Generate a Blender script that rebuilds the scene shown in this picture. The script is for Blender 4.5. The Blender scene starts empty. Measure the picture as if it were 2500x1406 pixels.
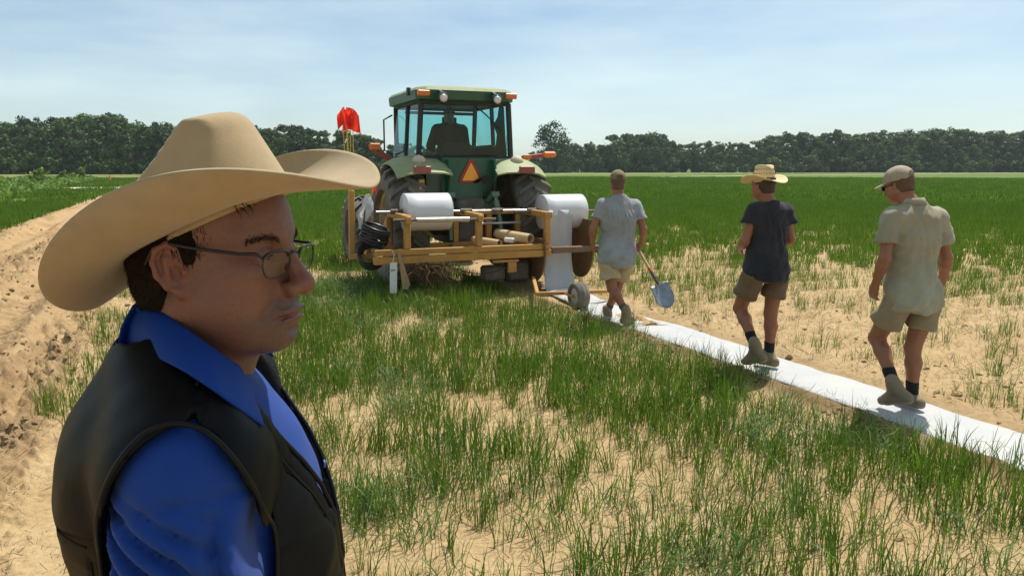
import bpy, bmesh, math, random
import numpy as np
from mathutils import Vector, Matrix

SC = bpy.context.scene
COL = SC.collection
rng = np.random.default_rng(7)
random.seed(7)
R = math.radians

# ------------------------------------------------------------------ camera, sky, sun, exposure
CAM_H, PITCH, FPX = 1.83, R(8.77), 1900.0
cam_d = bpy.data.cameras.new('camera'); cam = bpy.data.objects.new('camera', cam_d); COL.objects.link(cam)
cam.location = (0, 0, CAM_H); cam.rotation_euler = (math.pi/2 - PITCH, 0, 0)
cam_d.sensor_width = 36; cam_d.sensor_fit = 'HORIZONTAL'; cam_d.lens = 36*FPX/2500
cam_d.clip_start = 0.05; cam_d.clip_end = 6000
SC.camera = cam

SUN_AZ, SUN_EL = R(36), R(64)          # azimuth from +Y towards +X
world = bpy.data.worlds.new('World'); SC.world = world; world.use_nodes = True
wn, wl = world.node_tree.nodes, world.node_tree.links
wn.clear()
w_out = wn.new('ShaderNodeOutputWorld'); w_bg = wn.new('ShaderNodeBackground')
sky = wn.new('ShaderNodeTexSky'); sky.sky_type = 'NISHITA'; sky.sun_disc = False
sky.sun_elevation = SUN_EL; sky.sun_rotation = SUN_AZ
sky.altitude = 50; sky.air_density = 0.85; sky.dust_density = 1.0; sky.ozone_density = 1.2
w_bg.inputs['Strength'].default_value = 0.112
# thin high cloud veil
tc = wn.new('ShaderNodeTexCoord'); mp = wn.new('ShaderNodeMapping'); mp.inputs['Scale'].default_value = (1.1, 1.1, 5.5)
mp.inputs['Rotation'].default_value = (0.12, 0.05, 0.3)
nz = wn.new('ShaderNodeTexNoise'); nz.inputs['Scale'].default_value = 1.9; nz.inputs['Detail'].default_value = 6; nz.inputs['Roughness'].default_value = 0.55
rp = wn.new('ShaderNodeValToRGB'); rp.color_ramp.elements[0].position = 0.30; rp.color_ramp.elements[1].position = 0.78
rp.color_ramp.elements[0].color = (0, 0, 0, 1); rp.color_ramp.elements[1].color = (0.78, 0.78, 0.78, 1)
mx = wn.new('ShaderNodeMixRGB'); mx.inputs['Color2'].default_value = (7.3, 8.2, 8.2, 1)
wl.new(tc.outputs['Generated'], mp.inputs['Vector']); wl.new(mp.outputs[0], nz.inputs['Vector']); wl.new(nz.outputs['Fac'], rp.inputs['Fac'])
wl.new(rp.outputs['Color'], mx.inputs['Fac']); wl.new(sky.outputs[0], mx.inputs['Color1'])
tn = wn.new('ShaderNodeMixRGB'); tn.blend_type = 'MULTIPLY'; tn.inputs[0].default_value = 1.0; tn.inputs[2].default_value = (0.935, 0.99, 0.975, 1); wl.new(mx.outputs[0], tn.inputs[1])
wl.new(tn.outputs[0], w_bg.inputs['Color']); wl.new(w_bg.outputs[0], w_out.inputs['Surface'])

sun_d = bpy.data.lights.new('sun', 'SUN'); sun = bpy.data.objects.new('sun', sun_d); COL.objects.link(sun)
sun_d.energy = 5.0; sun_d.angle = R(0.53); sun_d.color = (1.0, 0.95, 0.86)
TO_SUN = Vector((math.sin(SUN_AZ)*math.cos(SUN_EL), math.cos(SUN_AZ)*math.cos(SUN_EL), math.sin(SUN_EL)))
sun.rotation_euler = TO_SUN.to_track_quat('Z', 'Y').to_euler(); sun.location = TO_SUN*60

SC.view_settings.view_transform = 'Standard'; SC.view_settings.look = 'None'
SC.view_settings.exposure = 0.20; SC.view_settings.gamma = 1.0; SC.view_settings.use_curve_mapping = False
SC.cycles.max_bounces = 8; SC.cycles.diffuse_bounces = 3; SC.cycles.transparent_max_bounces = 12
SC.cycles.use_denoising = True; SC.cycles.sample_clamp_indirect = 6

# ------------------------------------------------------------------ geometry of the view: used to measure the place
_F = np.array([0, math.cos(PITCH), -math.sin(PITCH)]); _U = np.array([0, math.sin(PITCH), math.cos(PITCH)]); _R = np.array([1., 0, 0])
def ray(px, py): return _F + (px-1250)/FPX*_R - (py-703)/FPX*_U
def gnd(px, py, z=0.0):
    d = ray(px, py); t = (z-CAM_H)/d[2]
    return np.array([0, 0, CAM_H]) + d*t
def atd(px, py, depth): return np.array([0, 0, CAM_H]) + ray(px, py)*depth
def aty(px, py, o, n):
    """point of the sight line that lies in the vertical plane through o with normal n"""
    d = ray(px, py); c = np.array([0, 0, CAM_H]); t = np.dot(np.asarray(o)-c, n)/np.dot(d, n)
    return c + d*t

# field frame: u along the strip (heading), v to its right
HEAD = R(23.0)
UV_U = np.array([-math.sin(HEAD), math.cos(HEAD)]); UV_V = np.array([math.cos(HEAD), math.sin(HEAD)])
def uv2w(u, v): return UV_U[0]*u+UV_V[0]*v, UV_U[1]*u+UV_V[1]*v
def w2uv(x, y): return x*UV_U[0]+y*UV_U[1], x*UV_V[0]+y*UV_V[1]

# ------------------------------------------------------------------ helpers
def tag(o, label=None, cat=None, group=None, kind=None):
    if label: o['label'] = label
    if cat: o['category'] = cat
    if group: o['group'] = group
    if kind: o['kind'] = kind
    return o
def thing(name, label, cat, loc=(0, 0, 0), rz=0.0, group=None):
    o = bpy.data.objects.new(name, None); COL.objects.link(o); o.location = loc; o.rotation_euler = (0, 0, rz)
    o.empty_display_size = 0.1
    return tag(o, label, cat, group)
def obj(name, me, mat=None, parent=None, smooth=False):
    o = bpy.data.objects.new(name, me); COL.objects.link(o)
    if mat is not None and len(me.materials) == 0: me.materials.append(mat)
    if smooth: me.shade_smooth()
    if parent is not None: o.parent = parent
    return o
def mesh_np(name, V, F, attrs=None):
    """V (n,3); F list of index arrays (quads or tris)"""
    me = bpy.data.meshes.new(name)
    V = np.asarray(V, np.float32); me.vertices.add(len(V)); me.vertices.foreach_set('co', V.ravel())
    F = [np.asarray(f, np.int32) for f in (F if isinstance(F, list) else [F]) if len(f)]
    nl = sum(f.size for f in F); npoly = sum(len(f) for f in F)
    me.loops.add(nl); me.polygons.add(npoly)
    me.loops.foreach_set('vertex_index', np.concatenate([f.ravel() for f in F]))
    st = []; s = 0
    for f in F:
        k = f.shape[1]; st.append(s+np.arange(len(f))*k); s += f.size
    me.polygons.foreach_set('loop_start', np.concatenate(st).astype(np.int32))
    me.update(calc_edges=True); me.validate()
    if attrs:
        for k, a in attrs.items():
            a = np.asarray(a, np.float32)
            if a.ndim == 1: at = me.attributes.new(k, 'FLOAT', 'POINT'); at.data.foreach_set('value', a)
            else:
                at = me.attributes.new(k, 'FLOAT_COLOR', 'POINT')
                at.data.foreach_set('color', np.concatenate([a, np.ones((len(a), 1), np.float32)], 1).ravel())
    return me

class MB:
    """collects simple shapes into one mesh"""
    def __init__(s): s.v = []; s.f = []; s.n = 0
    def add(s, V, F):
        V = np.asarray(V, float); s.v.append(V)
        for f in F: s.f.append([i+s.n for i in f])
        s.n += len(V); return s
    def box(s, c, d, M=None, bev=0.0):
        c = np.array(c, float); d = np.array(d, float)/2
        if bev > 0:
            b = min(bev, d.min()*0.9); V = []; idx = {}
            for sx in (-1, 1):
                for sy in (-1, 1):
                    for sz in (-1, 1):
                        sg = np.array([sx, sy, sz])
                        for ax in range(3):
                            p = sg*(d-b); p[ax] = sg[ax]*d[ax]; idx[(sx, sy, sz, ax)] = len(V); V.append(p)
            F = []
            for ax in range(3):
                o1, o2 = [(1, 2), (2, 0), (0, 1)][ax]
                for sg in (-1, 1):
                    q = []
                    for a, b2 in ((-1, -1), (1, -1), (1, 1), (-1, 1)):
                        k = [0, 0, 0]; k[ax] = sg; k[o1] = a; k[o2] = b2; q.append(idx[(k[0], k[1], k[2], ax)])
                    F.append(q if sg > 0 else q[::-1])
            for ax in range(3):            # bevel strips along axis ax
                o1, o2 = [(1, 2), (2, 0), (0, 1)][ax]
                for a in (-1, 1):
                    for b2 in (-1, 1):
                        k0 = [0, 0, 0]; k1 = [0, 0, 0]; k0[ax] = -1; k1[ax] = 1
                        for k in (k0, k1): k[o1] = a; k[o2] = b2
                        q = [idx[(*k0, o1)], idx[(*k1, o1)], idx[(*k1, o2)], idx[(*k0, o2)]]
                        F.append(q if a*b2 < 0 else q[::-1])
            for sx in (-1, 1):
                for sy in (-1, 1):
                    for sz in (-1, 1):
                        q = [idx[(sx, sy, sz, a)] for a in range(3)]; F.append(q if sx*sy*sz > 0 else q[::-1])
            V = np.array(V)
        else:
            V = np.array([[x, y, z] for x in (-1, 1) for y in (-1, 1) for z in (-1, 1)])*d
            F = [[0, 1, 3, 2], [4, 6, 7, 5], [0, 4, 5, 1], [2, 3, 7, 6], [0, 2, 6, 4], [1, 5, 7, 3]]
        if M is not None: V = V @ np.array(M)[:3, :3].T
        return s.add(V+c, F)
    def beam(s, a, b, w, h, bev=0.006, up=(0, 0, 1)):
        a = np.array(a, float); b = np.array(b, float); y = b-a; L = np.linalg.norm(y); y /= L
        up = np.array(up, float)
        if abs(np.dot(up, y)) > 0.95: up = np.array([0, 1., 0])
        x = np.cross(y, up); x /= np.linalg.norm(x); z = np.cross(x, y)
        return s.box((a+b)/2, (w, L, h), np.stack([x, y, z], 1), bev)
    def tube(s, pts, r, n=10, cap=True, closed=False):
        P = np.array(pts, float); m = len(P); rr = np.broadcast_to(np.asarray(r, float), (m,))
        T = np.zeros_like(P)
        if closed: T = np.roll(P, -1, 0)-np.roll(P, 1, 0)
        else: T[1:-1] = P[2:]-P[:-2]; T[0] = P[1]-P[0]; T[-1] = P[-1]-P[-2]
        T /= np.linalg.norm(T, axis=1, keepdims=True)+1e-12
        up = np.array([0, 0, 1.]) if abs(T[0][2]) < 0.9 else np.array([1., 0, 0])
        V = []; nrm = np.cross(T[0], up); nrm /= np.linalg.norm(nrm)
        for i in range(m):
            nrm = nrm-T[i]*np.dot(nrm, T[i]); nrm /= np.linalg.norm(nrm); bi = np.cross(T[i], nrm)
            for k in range(n):
                a = 2*math.pi*k/n; V.append(P[i]+rr[i]*(math.cos(a)*nrm+math.sin(a)*bi))
        F = []
        for i in range(m if closed else m-1):
            j = (i+1) % m
            for k in range(n):
                F.append([i*n+k, i*n+(k+1) % n, j*n+(k+1) % n, j*n+k])
        if cap and not closed: F.append(list(range(n))[::-1]); F.append([(m-1)*n+k for k in range(n)])
        return s.add(V, F)
    def lathe(s, prof, o=(0, 0, 0), axis='x', n=32, closed=False):
        """prof: list of (along, radius)"""
        V = []; m = len(prof)
        for (a, r) in prof:
            for k in range(n):
                t = 2*math.pi*k/n; c, q = r*math.cos(t), r*math.sin(t)
                V.append({'x': (a, c, q), 'y': (q, a, c), 'z': (c, q, a)}[axis])
        F = []
        for i in range(m if closed else m-1):
            j = (i+1) % m
            for k in range(n): F.append([i*n+k, i*n+(k+1) % n, j*n+(k+1) % n, j*n+k][::-1])
        if not closed:
            if prof[0][1] > 1e-6: F.append([k for k in range(n)])
            if prof[-1][1] > 1e-6: F.append([(m-1)*n+k for k in range(n)][::-1])
        return s.add(np.array(V)+np.array(o), F)
    def prism(s, poly, y0, y1, axis='y'):
        """poly: list of 2D points, extruded along axis"""
        n = len(poly); V = []
        for t in (y0, y1):
            for (a, b) in poly: V.append({'y': (a, t, b), 'x': (t, a, b), 'z': (a, b, t)}[axis])
        F = [list(range(n))[::-1], [n+i for i in range(n)]]+[[i, (i+1) % n, n+(i+1) % n, n+i] for i in range(n)]
        return s.add(V, F)
    def grid(s, P, close_u=False):
        """P (nu,nv,3)"""
        P = np.asarray(P, float); nu, nv = P.shape[:2]; F = []
        for i in range(nu if close_u else nu-1):
            for j in range(nv-1):
                k = (i+1) % nu
                F.append([i*nv+j, k*nv+j, k*nv+j+1, i*nv+j+1])
        return s.add(P.reshape(-1, 3), F)
    def build(s, name, mat=None, parent=None, smooth=False, auto=None):
        me = bpy.data.meshes.new(name); me.from_pydata(np.concatenate(s.v).tolist(), [], s.f); me.validate()
        bm = bmesh.new(); bm.from_mesh(me); bmesh.ops.recalc_face_normals(bm, faces=bm.faces); bm.to_mesh(me); bm.free()
        o = obj(name, me, mat, parent)
        if smooth or auto is not None:
            me.shade_smooth()
            if auto is not None: me.set_sharp_from_angle(angle=R(auto))
        return o

# ------------------------------------------------------------------ materials
MATS = {}
def mat(name, col, rough=0.6, var=0.12, scale=12.0, bump=0.0, bscale=60.0, metal=0.0, col2=None, dirt=None, dirt_amt=0.0, dirt_scale=3.0,
        spec=0.5, trans=0.0, attr=None, stretch=None, sheen=0.0, emit=None, coat=0.0, sss=0.0, bdist=0.01, objrand=0.0):
    if name in MATS: return MATS[name]
    m = bpy.data.materials.new(name); m.use_nodes = True; nt = m.node_tree; N, L = nt.nodes, nt.links
    b = N['Principled BSDF']; out = N['Material Output']
    b.inputs['Roughness'].default_value = rough; b.inputs['Metallic'].default_value = metal
    b.inputs['Specular IOR Level'].default_value = spec; b.inputs['Sheen Weight'].default_value = sheen; b.inputs['Coat Weight'].default_value = coat
    tcn = N.new('ShaderNodeTexCoord'); vec = tcn.outputs['Object']
    if stretch:
        mpn = N.new('ShaderNodeMapping'); mpn.inputs['Scale'].default_value = stretch; L.new(vec, mpn.inputs[0]); vec = mpn.outputs[0]
    def noise(sc, det=4, ro=0.6):
        n = N.new('ShaderNodeTexNoise'); n.inputs['Scale'].default_value = sc; n.inputs['Detail'].default_value = det; n.inputs['Roughness'].default_value = ro
        L.new(vec, n.inputs['Vector']); return n.outputs['Fac']
    if attr:
        at = N.new('ShaderNodeAttribute'); at.attribute_name = attr; base = at.outputs['Color']
    else:
        rg = N.new('ShaderNodeRGB'); rg.outputs[0].default_value = (*col, 1); base = rg.outputs[0]
    n1 = noise(scale, 5)
    if col2 is not None:
        mr = N.new('ShaderNodeValToRGB'); mr.color_ramp.elements[0].position = 0.35; mr.color_ramp.elements[1].position = 0.68
        mr.color_ramp.elements[0].color = (0, 0, 0, 1); mr.color_ramp.elements[1].color = (1, 1, 1, 1); L.new(n1, mr.inputs[0])
        mm = N.new('ShaderNodeMixRGB'); mm.inputs['Color2'].default_value = (*col2, 1); L.new(mr.outputs[0], mm.inputs['Fac']); L.new(base, mm.inputs['Color1']); base = mm.outputs[0]
    if var > 0:
        hv = N.new('ShaderNodeHueSaturation'); ma = N.new('ShaderNodeMapRange')
        ma.inputs['From Min'].default_value = 0.25; ma.inputs['From Max'].default_value = 0.75
        ma.inputs['To Min'].default_value = 1-var; ma.inputs['To Max'].default_value = 1+var
        L.new(noise(scale*2.3, 6), ma.inputs['Value']); L.new(ma.outputs[0], hv.inputs['Value']); L.new(base, hv.inputs['Color']); base = hv.outputs[0]
    if objrand > 0:
        oi = N.new('ShaderNodeObjectInfo'); h2 = N.new('ShaderNodeHueSaturation'); m2 = N.new('ShaderNodeMapRange')
        m2.inputs['To Min'].default_value = 1-objrand; m2.inputs['To Max'].default_value = 1+objrand
        L.new(oi.outputs['Random'], m2.inputs['Value']); L.new(m2.outputs[0], h2.inputs['Value']); L.new(base, h2.inputs['Color'])
        m3 = N.new('ShaderNodeMapRange'); m3.inputs['To Min'].default_value = 0.5-objrand*0.06; m3.inputs['To Max'].default_value = 0.5+objrand*0.06
        mu = N.new('ShaderNodeMath'); mu.operation = 'MULTIPLY'; mu.inputs[1].default_value = 7.31; fr = N.new('ShaderNodeMath'); fr.operation = 'FRACT'
        L.new(oi.outputs['Random'], mu.inputs[0]); L.new(mu.outputs[0], fr.inputs[0]); L.new(fr.outputs[0], m3.inputs['Value']); L.new(m3.outputs[0], h2.inputs['Hue'])
        base = h2.outputs[0]
    if dirt is not None:
        dr = N.new('ShaderNodeValToRGB'); dr.color_ramp.elements[0].position = 0.45; dr.color_ramp.elements[1].position = 0.72
        dr.color_ramp.elements[0].color = (dirt_amt*0.25,)*3+(1,); dr.color_ramp.elements[1].color = (dirt_amt,)*3+(1,)
        L.new(noise(dirt_scale, 8, 0.68), dr.inputs[0])
        dm = N.new('ShaderNodeMixRGB'); dm.inputs['Color2'].default_value = (*dirt, 1); L.new(dr.outputs[0], dm.inputs['Fac']); L.new(base, dm.inputs['Color1']); base = dm.outputs[0]
        rm = N.new('ShaderNodeMapRange'); rm.inputs['To Min'].default_value = rough; rm.inputs['To Max'].default_value = 0.9
        L.new(dr.outputs[0], rm.inputs['Value']); L.new(rm.outputs[0], b.inputs['Roughness'])
    L.new(base, b.inputs['Base Color'])
    if bump > 0:
        bp = N.new('ShaderNodeBump'); bp.inputs['Strength'].default_value = bump; bp.inputs['Distance'].default_value = bdist
        L.new(noise(bscale, 6, 0.65), bp.inputs['Height']); L.new(bp.outputs[0], b.inputs['Normal'])
    if sss > 0:
        b.inputs['Subsurface Weight'].default_value = sss; b.inputs['Subsurface Radius'].default_value = (0.012, 0.004, 0.002); b.inputs['Subsurface Scale'].default_value = 1.0
    if trans > 0:
        tr = N.new('ShaderNodeBsdfTranslucent'); ms = N.new('ShaderNodeMixShader'); ms.inputs[0].default_value = trans
        L.new(base, tr.inputs['Color']); L.new(b.outputs[0], ms.inputs[1]); L.new(tr.outputs[0], ms.inputs[2]); L.new(ms.outputs[0], out.inputs['Surface'])
    MATS[name] = m; return m

# ------------------------------------------------------------------ value noise in numpy
_pt = np.random.default_rng(3).random((256, 256)).astype(np.float32)
def vnoise(x, y):
    xi = np.floor(x).astype(int); yi = np.floor(y).astype(int); fx = x-xi; fy = y-yi
    fx = fx*fx*(3-2*fx); fy = fy*fy*(3-2*fy)
    a = _pt[xi & 255, yi & 255]; b = _pt[(xi+1) & 255, yi & 255]; c = _pt[xi & 255, (yi+1) & 255]; d = _pt[(xi+1) & 255, (yi+1) & 255]
    return (a*(1-fx)+b*fx)*(1-fy)+(c*(1-fx)+d*fx)*fy
def fbm(x, y, o=4, g=0.5):
    s = 0; a = 1; t = 0
    for i in range(o):
        s = s+a*vnoise(x*2**i+17.3*i, y*2**i-9.1*i); t += a; a *= g
    return s/t
def sstep(a, b, x):
    t = np.clip((x-a)/(b-a), 0, 1); return t*t*(3-2*t)

# ================================================================== GROUND
TRACK_A, TRACK_B = -4.6, -0.95          # dirt track, v range
STRIP_A, STRIP_B = 4.63, 5.25           # plastic film, v range
def crop_density(x, y):
    u, v = w2uv(x, y); d = np.hypot(x, y)
    pat = fbm(x*0.9+3, y*0.9+8, 3); pat2 = fbm(u*1.5+40, v*0.42+11, 3)
    D = np.zeros_like(x)
    # between track and film
    a = sstep(-0.6, 0.7, v)*(1-sstep(4.2, 4.5, v))
    base = 0.72+0.14*sstep(5, 10, u)
    th = sstep(0.42, 0.53, pat+0.05*(sstep(6, 12, u))+0.02)
    D = np.maximum(D, a*(base*0.40+base*0.60*th))
    # tuft border of the track
    D = np.maximum(D, 0.42*sstep(-1.35, -0.8, v)*(1-sstep(0.2, 0.8, v))*sstep(0.45, 0.6, pat))
    # edge of film on the near side
    D = np.maximum(D, 0.5*sstep(4.2, 4.4, v)*(1-sstep(4.5, 4.62, v))*sstep(0.52, 0.6, pat))
    # right of the film: bare near it, rows further on
    r = u+0.62*(v-5.3)
    b = sstep(5.35, 5.7, v)
    far = sstep(5.5, 20, r)
    band = sstep(0.36, 0.60, pat2*0.62+0.38*(0.5+0.5*np.sin(u*2*math.pi/0.95+0.6*np.sin(v*0.5)))+0.20*sstep(14, 30, r))
    D = np.maximum(D, b*(0.05+0.16*sstep(0.46, 0.6, pat)+far*(0.10+0.62*band)))
    # beyond the tractor all of it closes up
    D = np.maximum(D, sstep(-0.4, 0.6, v)*(1-sstep(5, 7, v))*sstep(16, 24, u)*0.95)
    D = np.maximum(D, sstep(5.3, 6, v)*sstep(21, 36, r)*0.95)
    # left of the track
    D = np.maximum(D, (1-sstep(-5.0, -4.7, v))*(0.55+0.4*sstep(0.38, 0.5, pat2)))
    return np.clip(D, 0, 1)
def height(x, y):
    u, v = w2uv(x, y); d = np.hypot(x, y)
    near = 1-sstep(30, 70, d)
    h = 0.045*(fbm(x*0.5, y*0.5, 3)-0.5)+near*0.03*(fbm(x*3.1, y*3.1, 4, 0.6)-0.5)
    ridge = 0.028*np.sin(v*2*math.pi/0.62+0.5*np.sin(u*0.5))*(0.5+fbm(u*0.35, v*1.2, 2)); ridge = ridge+0.10*np.exp(-((v-TRACK_A-0.12-0.05*np.sin(u*0.6))/0.16)**2)
    t = sstep(TRACK_A-0.3, TRACK_A+0.2, v)*(1-sstep(TRACK_B-0.25, TRACK_B+0.3, v))
    wob = 0.12*np.sin(u*0.35)
    rut = 0
    for vc, wd in ((-2.0, 0.30), (-3.85, 0.28)):
        dv = v-vc-wob; g = np.exp(-(dv/wd)**4)
        lug = 0.5+0.5*np.sign(np.sin(u*2*math.pi/0.26+np.where(dv > 0, 1, -1)*dv*9))*np.abs(np.sin(u*2*math.pi/0.26+np.where(dv > 0, 1, -1)*dv*9))**0.5
        rut = rut-g*(0.105-0.10*lug*(0.30+0.8*fbm(u*0.9, v*0.9+5, 2)))+0.05*np.exp(-((np.abs(dv)-wd-0.13)/0.11)**2)
    clod = np.maximum(fbm(x*6, y*6, 3, 0.6)-0.54, 0)*0.30+np.maximum(fbm(x*15+9, y*15, 2)-0.55, 0)*0.26
    clodm = np.exp(-((v+2.9)/0.55)**2)+1.0*np.exp(-((v+1.15)/0.5)**2)+0.7*np.exp(-((v+4.45)/0.3)**2)+0.25
    h = h+near*t*(rut+ridge+clod*clodm)
    # soil thrown up along the film
    e = np.exp(-((v-4.52)/0.10)**2)*(u < 10.6)+0.6*np.exp(-((v-5.40)/0.12)**2)*(u < 10.8)
    h = h+near*e*(0.02+0.07*fbm(x*6, y*6, 3))
    h = h-near*0.025*np.exp(-((v-4.95)/0.40)**4)
    # drill furrows right of the film
    h = h+near*sstep(5.5, 6.2, v)*0.016*np.sin(u*2*math.pi/0.38+0.8*fbm(x*0.7, y*0.7, 2)*6)
    return h
def hgt(x, y): return float(height(np.array([float(x)]), np.array([float(y)]))[0])

def build_ground():
    ang = np.concatenate([np.linspace(-180, -52, 40)[:-1], np.linspace(-52, -46, 12)[:-1], np.linspace(-46, 46, 700)[:-1], np.linspace(46, 52, 12)[:-1], np.linspace(52, 180, 40)[:-1]])*math.pi/180
    rad = np.concatenate([[0.15, 0.4, 0.8], np.geomspace(1.2, 2.2, 30)[:-1], np.geomspace(2.2, 40, 760)[:-1], np.geomspace(40, 400, 90)[:-1], np.geomspace(400, 5000, 24)])
    A, Q = np.meshgrid(ang, rad, indexing='ij'); X = np.sin(A)*Q; Y = np.cos(A)*Q
    Z = height(X, Y)*(1-sstep(150, 400, Q))
    na, nr = X.shape
    V = np.stack([X, Y, Z], -1).reshape(-1, 3)
    i, j = np.meshgrid(np.arange(na), np.arange(nr-1), indexing='ij'); k = (i+1) % na
    F = np.stack([i*nr+j, i*nr+j+1, k*nr+j+1, k*nr+j], -1).reshape(-1, 4)[:, ::-1]
    # centre
    c = len(V); V = np.vstack([V, [[0, 0, hgt(0, 0)]]]); ii = np.arange(na); T = np.stack([np.full(na, c), ii*nr, ((ii+1) % na)*nr], -1)
    fc = V[F].mean(1); u, v = w2uv(fc[:, 0], fc[:, 1])
    wb = 0.10*(fbm(u*0.8, v*0, 3)-0.5)
    tr = (v > TRACK_A+wb) & (v < TRACK_B+wb*2) & (u > -30) & (u < 215)
    D = crop_density(V[:, 0], V[:, 1]); d = np.hypot(V[:, 0], V[:, 1])
    uu, vv = w2uv(V[:, 0], V[:, 1])
    crop = D*sstep(16, 40, d)*0.96
    damp = np.exp(-((vv-4.50)/0.13)**2)*(uu < 11)*(d < 40)*0.8+0.25*np.exp(-((vv-5.45)/0.2)**2)*(d < 40)
    clod = (sstep(0.5, 0.7, fbm(V[:, 0]*4, V[:, 1]*4, 3))*np.exp(-((vv+2.9)/0.7)**2)*0.4+0.35*sstep(0.48, 0.62, fbm(uu*0.5+9, vv*3.5, 3))*(vv > TRACK_A)*(vv < TRACK_B))*(d < 80)
    def sub(name, faces, extra):
        used, inv = np.unique(np.concatenate([f.ravel() for f in faces]), return_inverse=True)
        out = []; s = 0
        for f in faces: out.append(inv[s:s+f.size].reshape(f.shape)); s += f.size
        me = mesh_np(name, V[used], out, {'crop': crop[used], 'damp': (damp+clod)[used]})
        me.shade_smooth(); return me
    g = obj('ground', sub('ground', [F[~tr], T], 0), soil_mat()); tag(g, kind='structure')
    t = obj('dirt_track', sub('dirt_track', [F[tr]], 0), soil_mat(True)); tag(t, kind='structure')

def soil_mat(track=False):
    key = 'track_soil' if track else 'soil'
    if key in MATS: return MATS[key]
    m = bpy.data.materials.new(key); m.use_nodes = True; N, L = m.node_tree.nodes, m.node_tree.links; b = N['Principled BSDF']
    b.inputs['Roughness'].default_value = 0.95; b.inputs['Specular IOR Level'].default_value = 0.15
    tcn = N.new('ShaderNodeTexCoord'); vec = tcn.outputs['Object']
    def noise(sc, det=5, ro=0.6):
        n = N.new('ShaderNodeTexNoise'); n.inputs['Scale'].default_value = sc; n.inputs['Detail'].default_value = det; n.inputs['Roughness'].default_value = ro
        L.new(vec, n.inputs['Vector']); return n.outputs['Fac']
    def ramp(f, p0, c0, p1, c1):
        r = N.new('ShaderNodeValToRGB'); e = r.color_ramp.elements; e[0].position = p0; e[0].color = (*c0, 1); e[1].position = p1; e[1].color = (*c1, 1); L.new(f, r.inputs[0]); return r
    def mix(f, a, c, mode='MIX'):
        x = N.new('ShaderNodeMixRGB'); x.blend_type = mode
        if isinstance(f, float): x.inputs[0].default_value = f
        else: L.new(f, x.inputs[0])
        L.new(a, x.inputs[1])
        if isinstance(c, tuple): x.inputs[2].default_value = (*c, 1)
        else: L.new(c, x.inputs[2])
        return x.outputs[0]
    r = ramp(noise(1.4), 0.3, (0.33, 0.215, 0.105), 0.72, (0.46, 0.33, 0.175)) if track else ramp(noise(1.4), 0.3, (0.40, 0.28, 0.138), 0.72, (0.52, 0.39, 0.215))
    c = mix(ramp(noise(22, 6, 0.7), 0.38, (0.75, 0.75, 0.75), 0.62, (0, 0, 0)).outputs[0], r.outputs[0], (0.36, 0.235, 0.118))
    c = mix(ramp(noise(70, 3, 0.7), 0.62, (0, 0, 0), 0.75, (0.5, 0.5, 0.5)).outputs[0], c, (0.22, 0.14, 0.075))
    ad = N.new('ShaderNodeAttribute'); ad.attribute_name = 'damp'; c = mix(ad.outputs['Fac'], c, (0.17, 0.10, 0.05))
    gr = ramp(noise(0.05, 6, 0.6), 0.35, (0.062, 0.120, 0.009), 0.7, (0.085, 0.150, 0.015))
    g2 = mix(ramp(noise(0.9, 6, 0.75), 0.5, (0, 0, 0), 0.75, (0.5, 0.5, 0.5)).outputs[0], gr.outputs[0], (0.10, 0.155, 0.03))
    ac = N.new('ShaderNodeAttribute'); ac.attribute_name = 'crop'; c = mix(ac.outputs['Fac'], c, g2)
    L.new(c, b.inputs['Base Color'])
    bp = N.new('ShaderNodeBump'); bp.inputs['Strength'].default_value = 0.9; bp.inputs['Distance'].default_value = 0.02
    bp2 = N.new('ShaderNodeBump'); bp2.inputs['Strength'].default_value = 0.7; bp2.inputs['Distance'].default_value = 0.006
    L.new(noise(14, 6, 0.7), bp.inputs['Height']); L.new(noise(90, 4, 0.7), bp2.inputs['Height']); L.new(bp.outputs[0], bp2.inputs['Normal']); L.new(bp2.outputs[0], b.inputs['Normal'])
    MATS[key] = m; return m

build_ground()

# pale gravel paths crossing the field far off: thin sheets just above the ground
def path_sheet(name, pts, w):
    P = np.array(pts, float); Q = []
    for i in range(len(P)-1):
        n = 30
        for k in range(n+(i == len(P)-2)): Q.append(P[i]+(P[i+1]-P[i])*k/n)
    Q = np.array(Q); T = np.gradient(Q, axis=0); T /= np.linalg.norm(T, axis=1, keepdims=True); Nn = np.stack([-T[:, 1], T[:, 0]], -1)
    ww = w*(0.8+0.5*fbm(np.arange(len(Q))*0.7, np.zeros(len(Q)), 2))[:, None]/2
    P2 = np.stack([Q-Nn*ww, Q+Nn*ww], 1)
    z = height(P2[..., 0], P2[..., 1])*0+0.035
    mb = MB().grid(np.concatenate([P2, z[..., None]], -1)); o = mb.build(name, mat('gravel', (0.62, 0.55, 0.42), 0.95, 0.2, 0.6)); tag(o, kind='structure'); return o
path_sheet('gravel_path', [uv2w(78.5, -3.5), uv2w(80.5, -9.6)], 5.0)
path_sheet('field_path', [(-8, 122), (5, 135), (60, 186), (130, 236), (190, 262)], 2.6)
path_sheet('headland_path', [(-10, 205), (20, 232), (70, 262), (200, 285), (330, 280)], 5.0)

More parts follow.
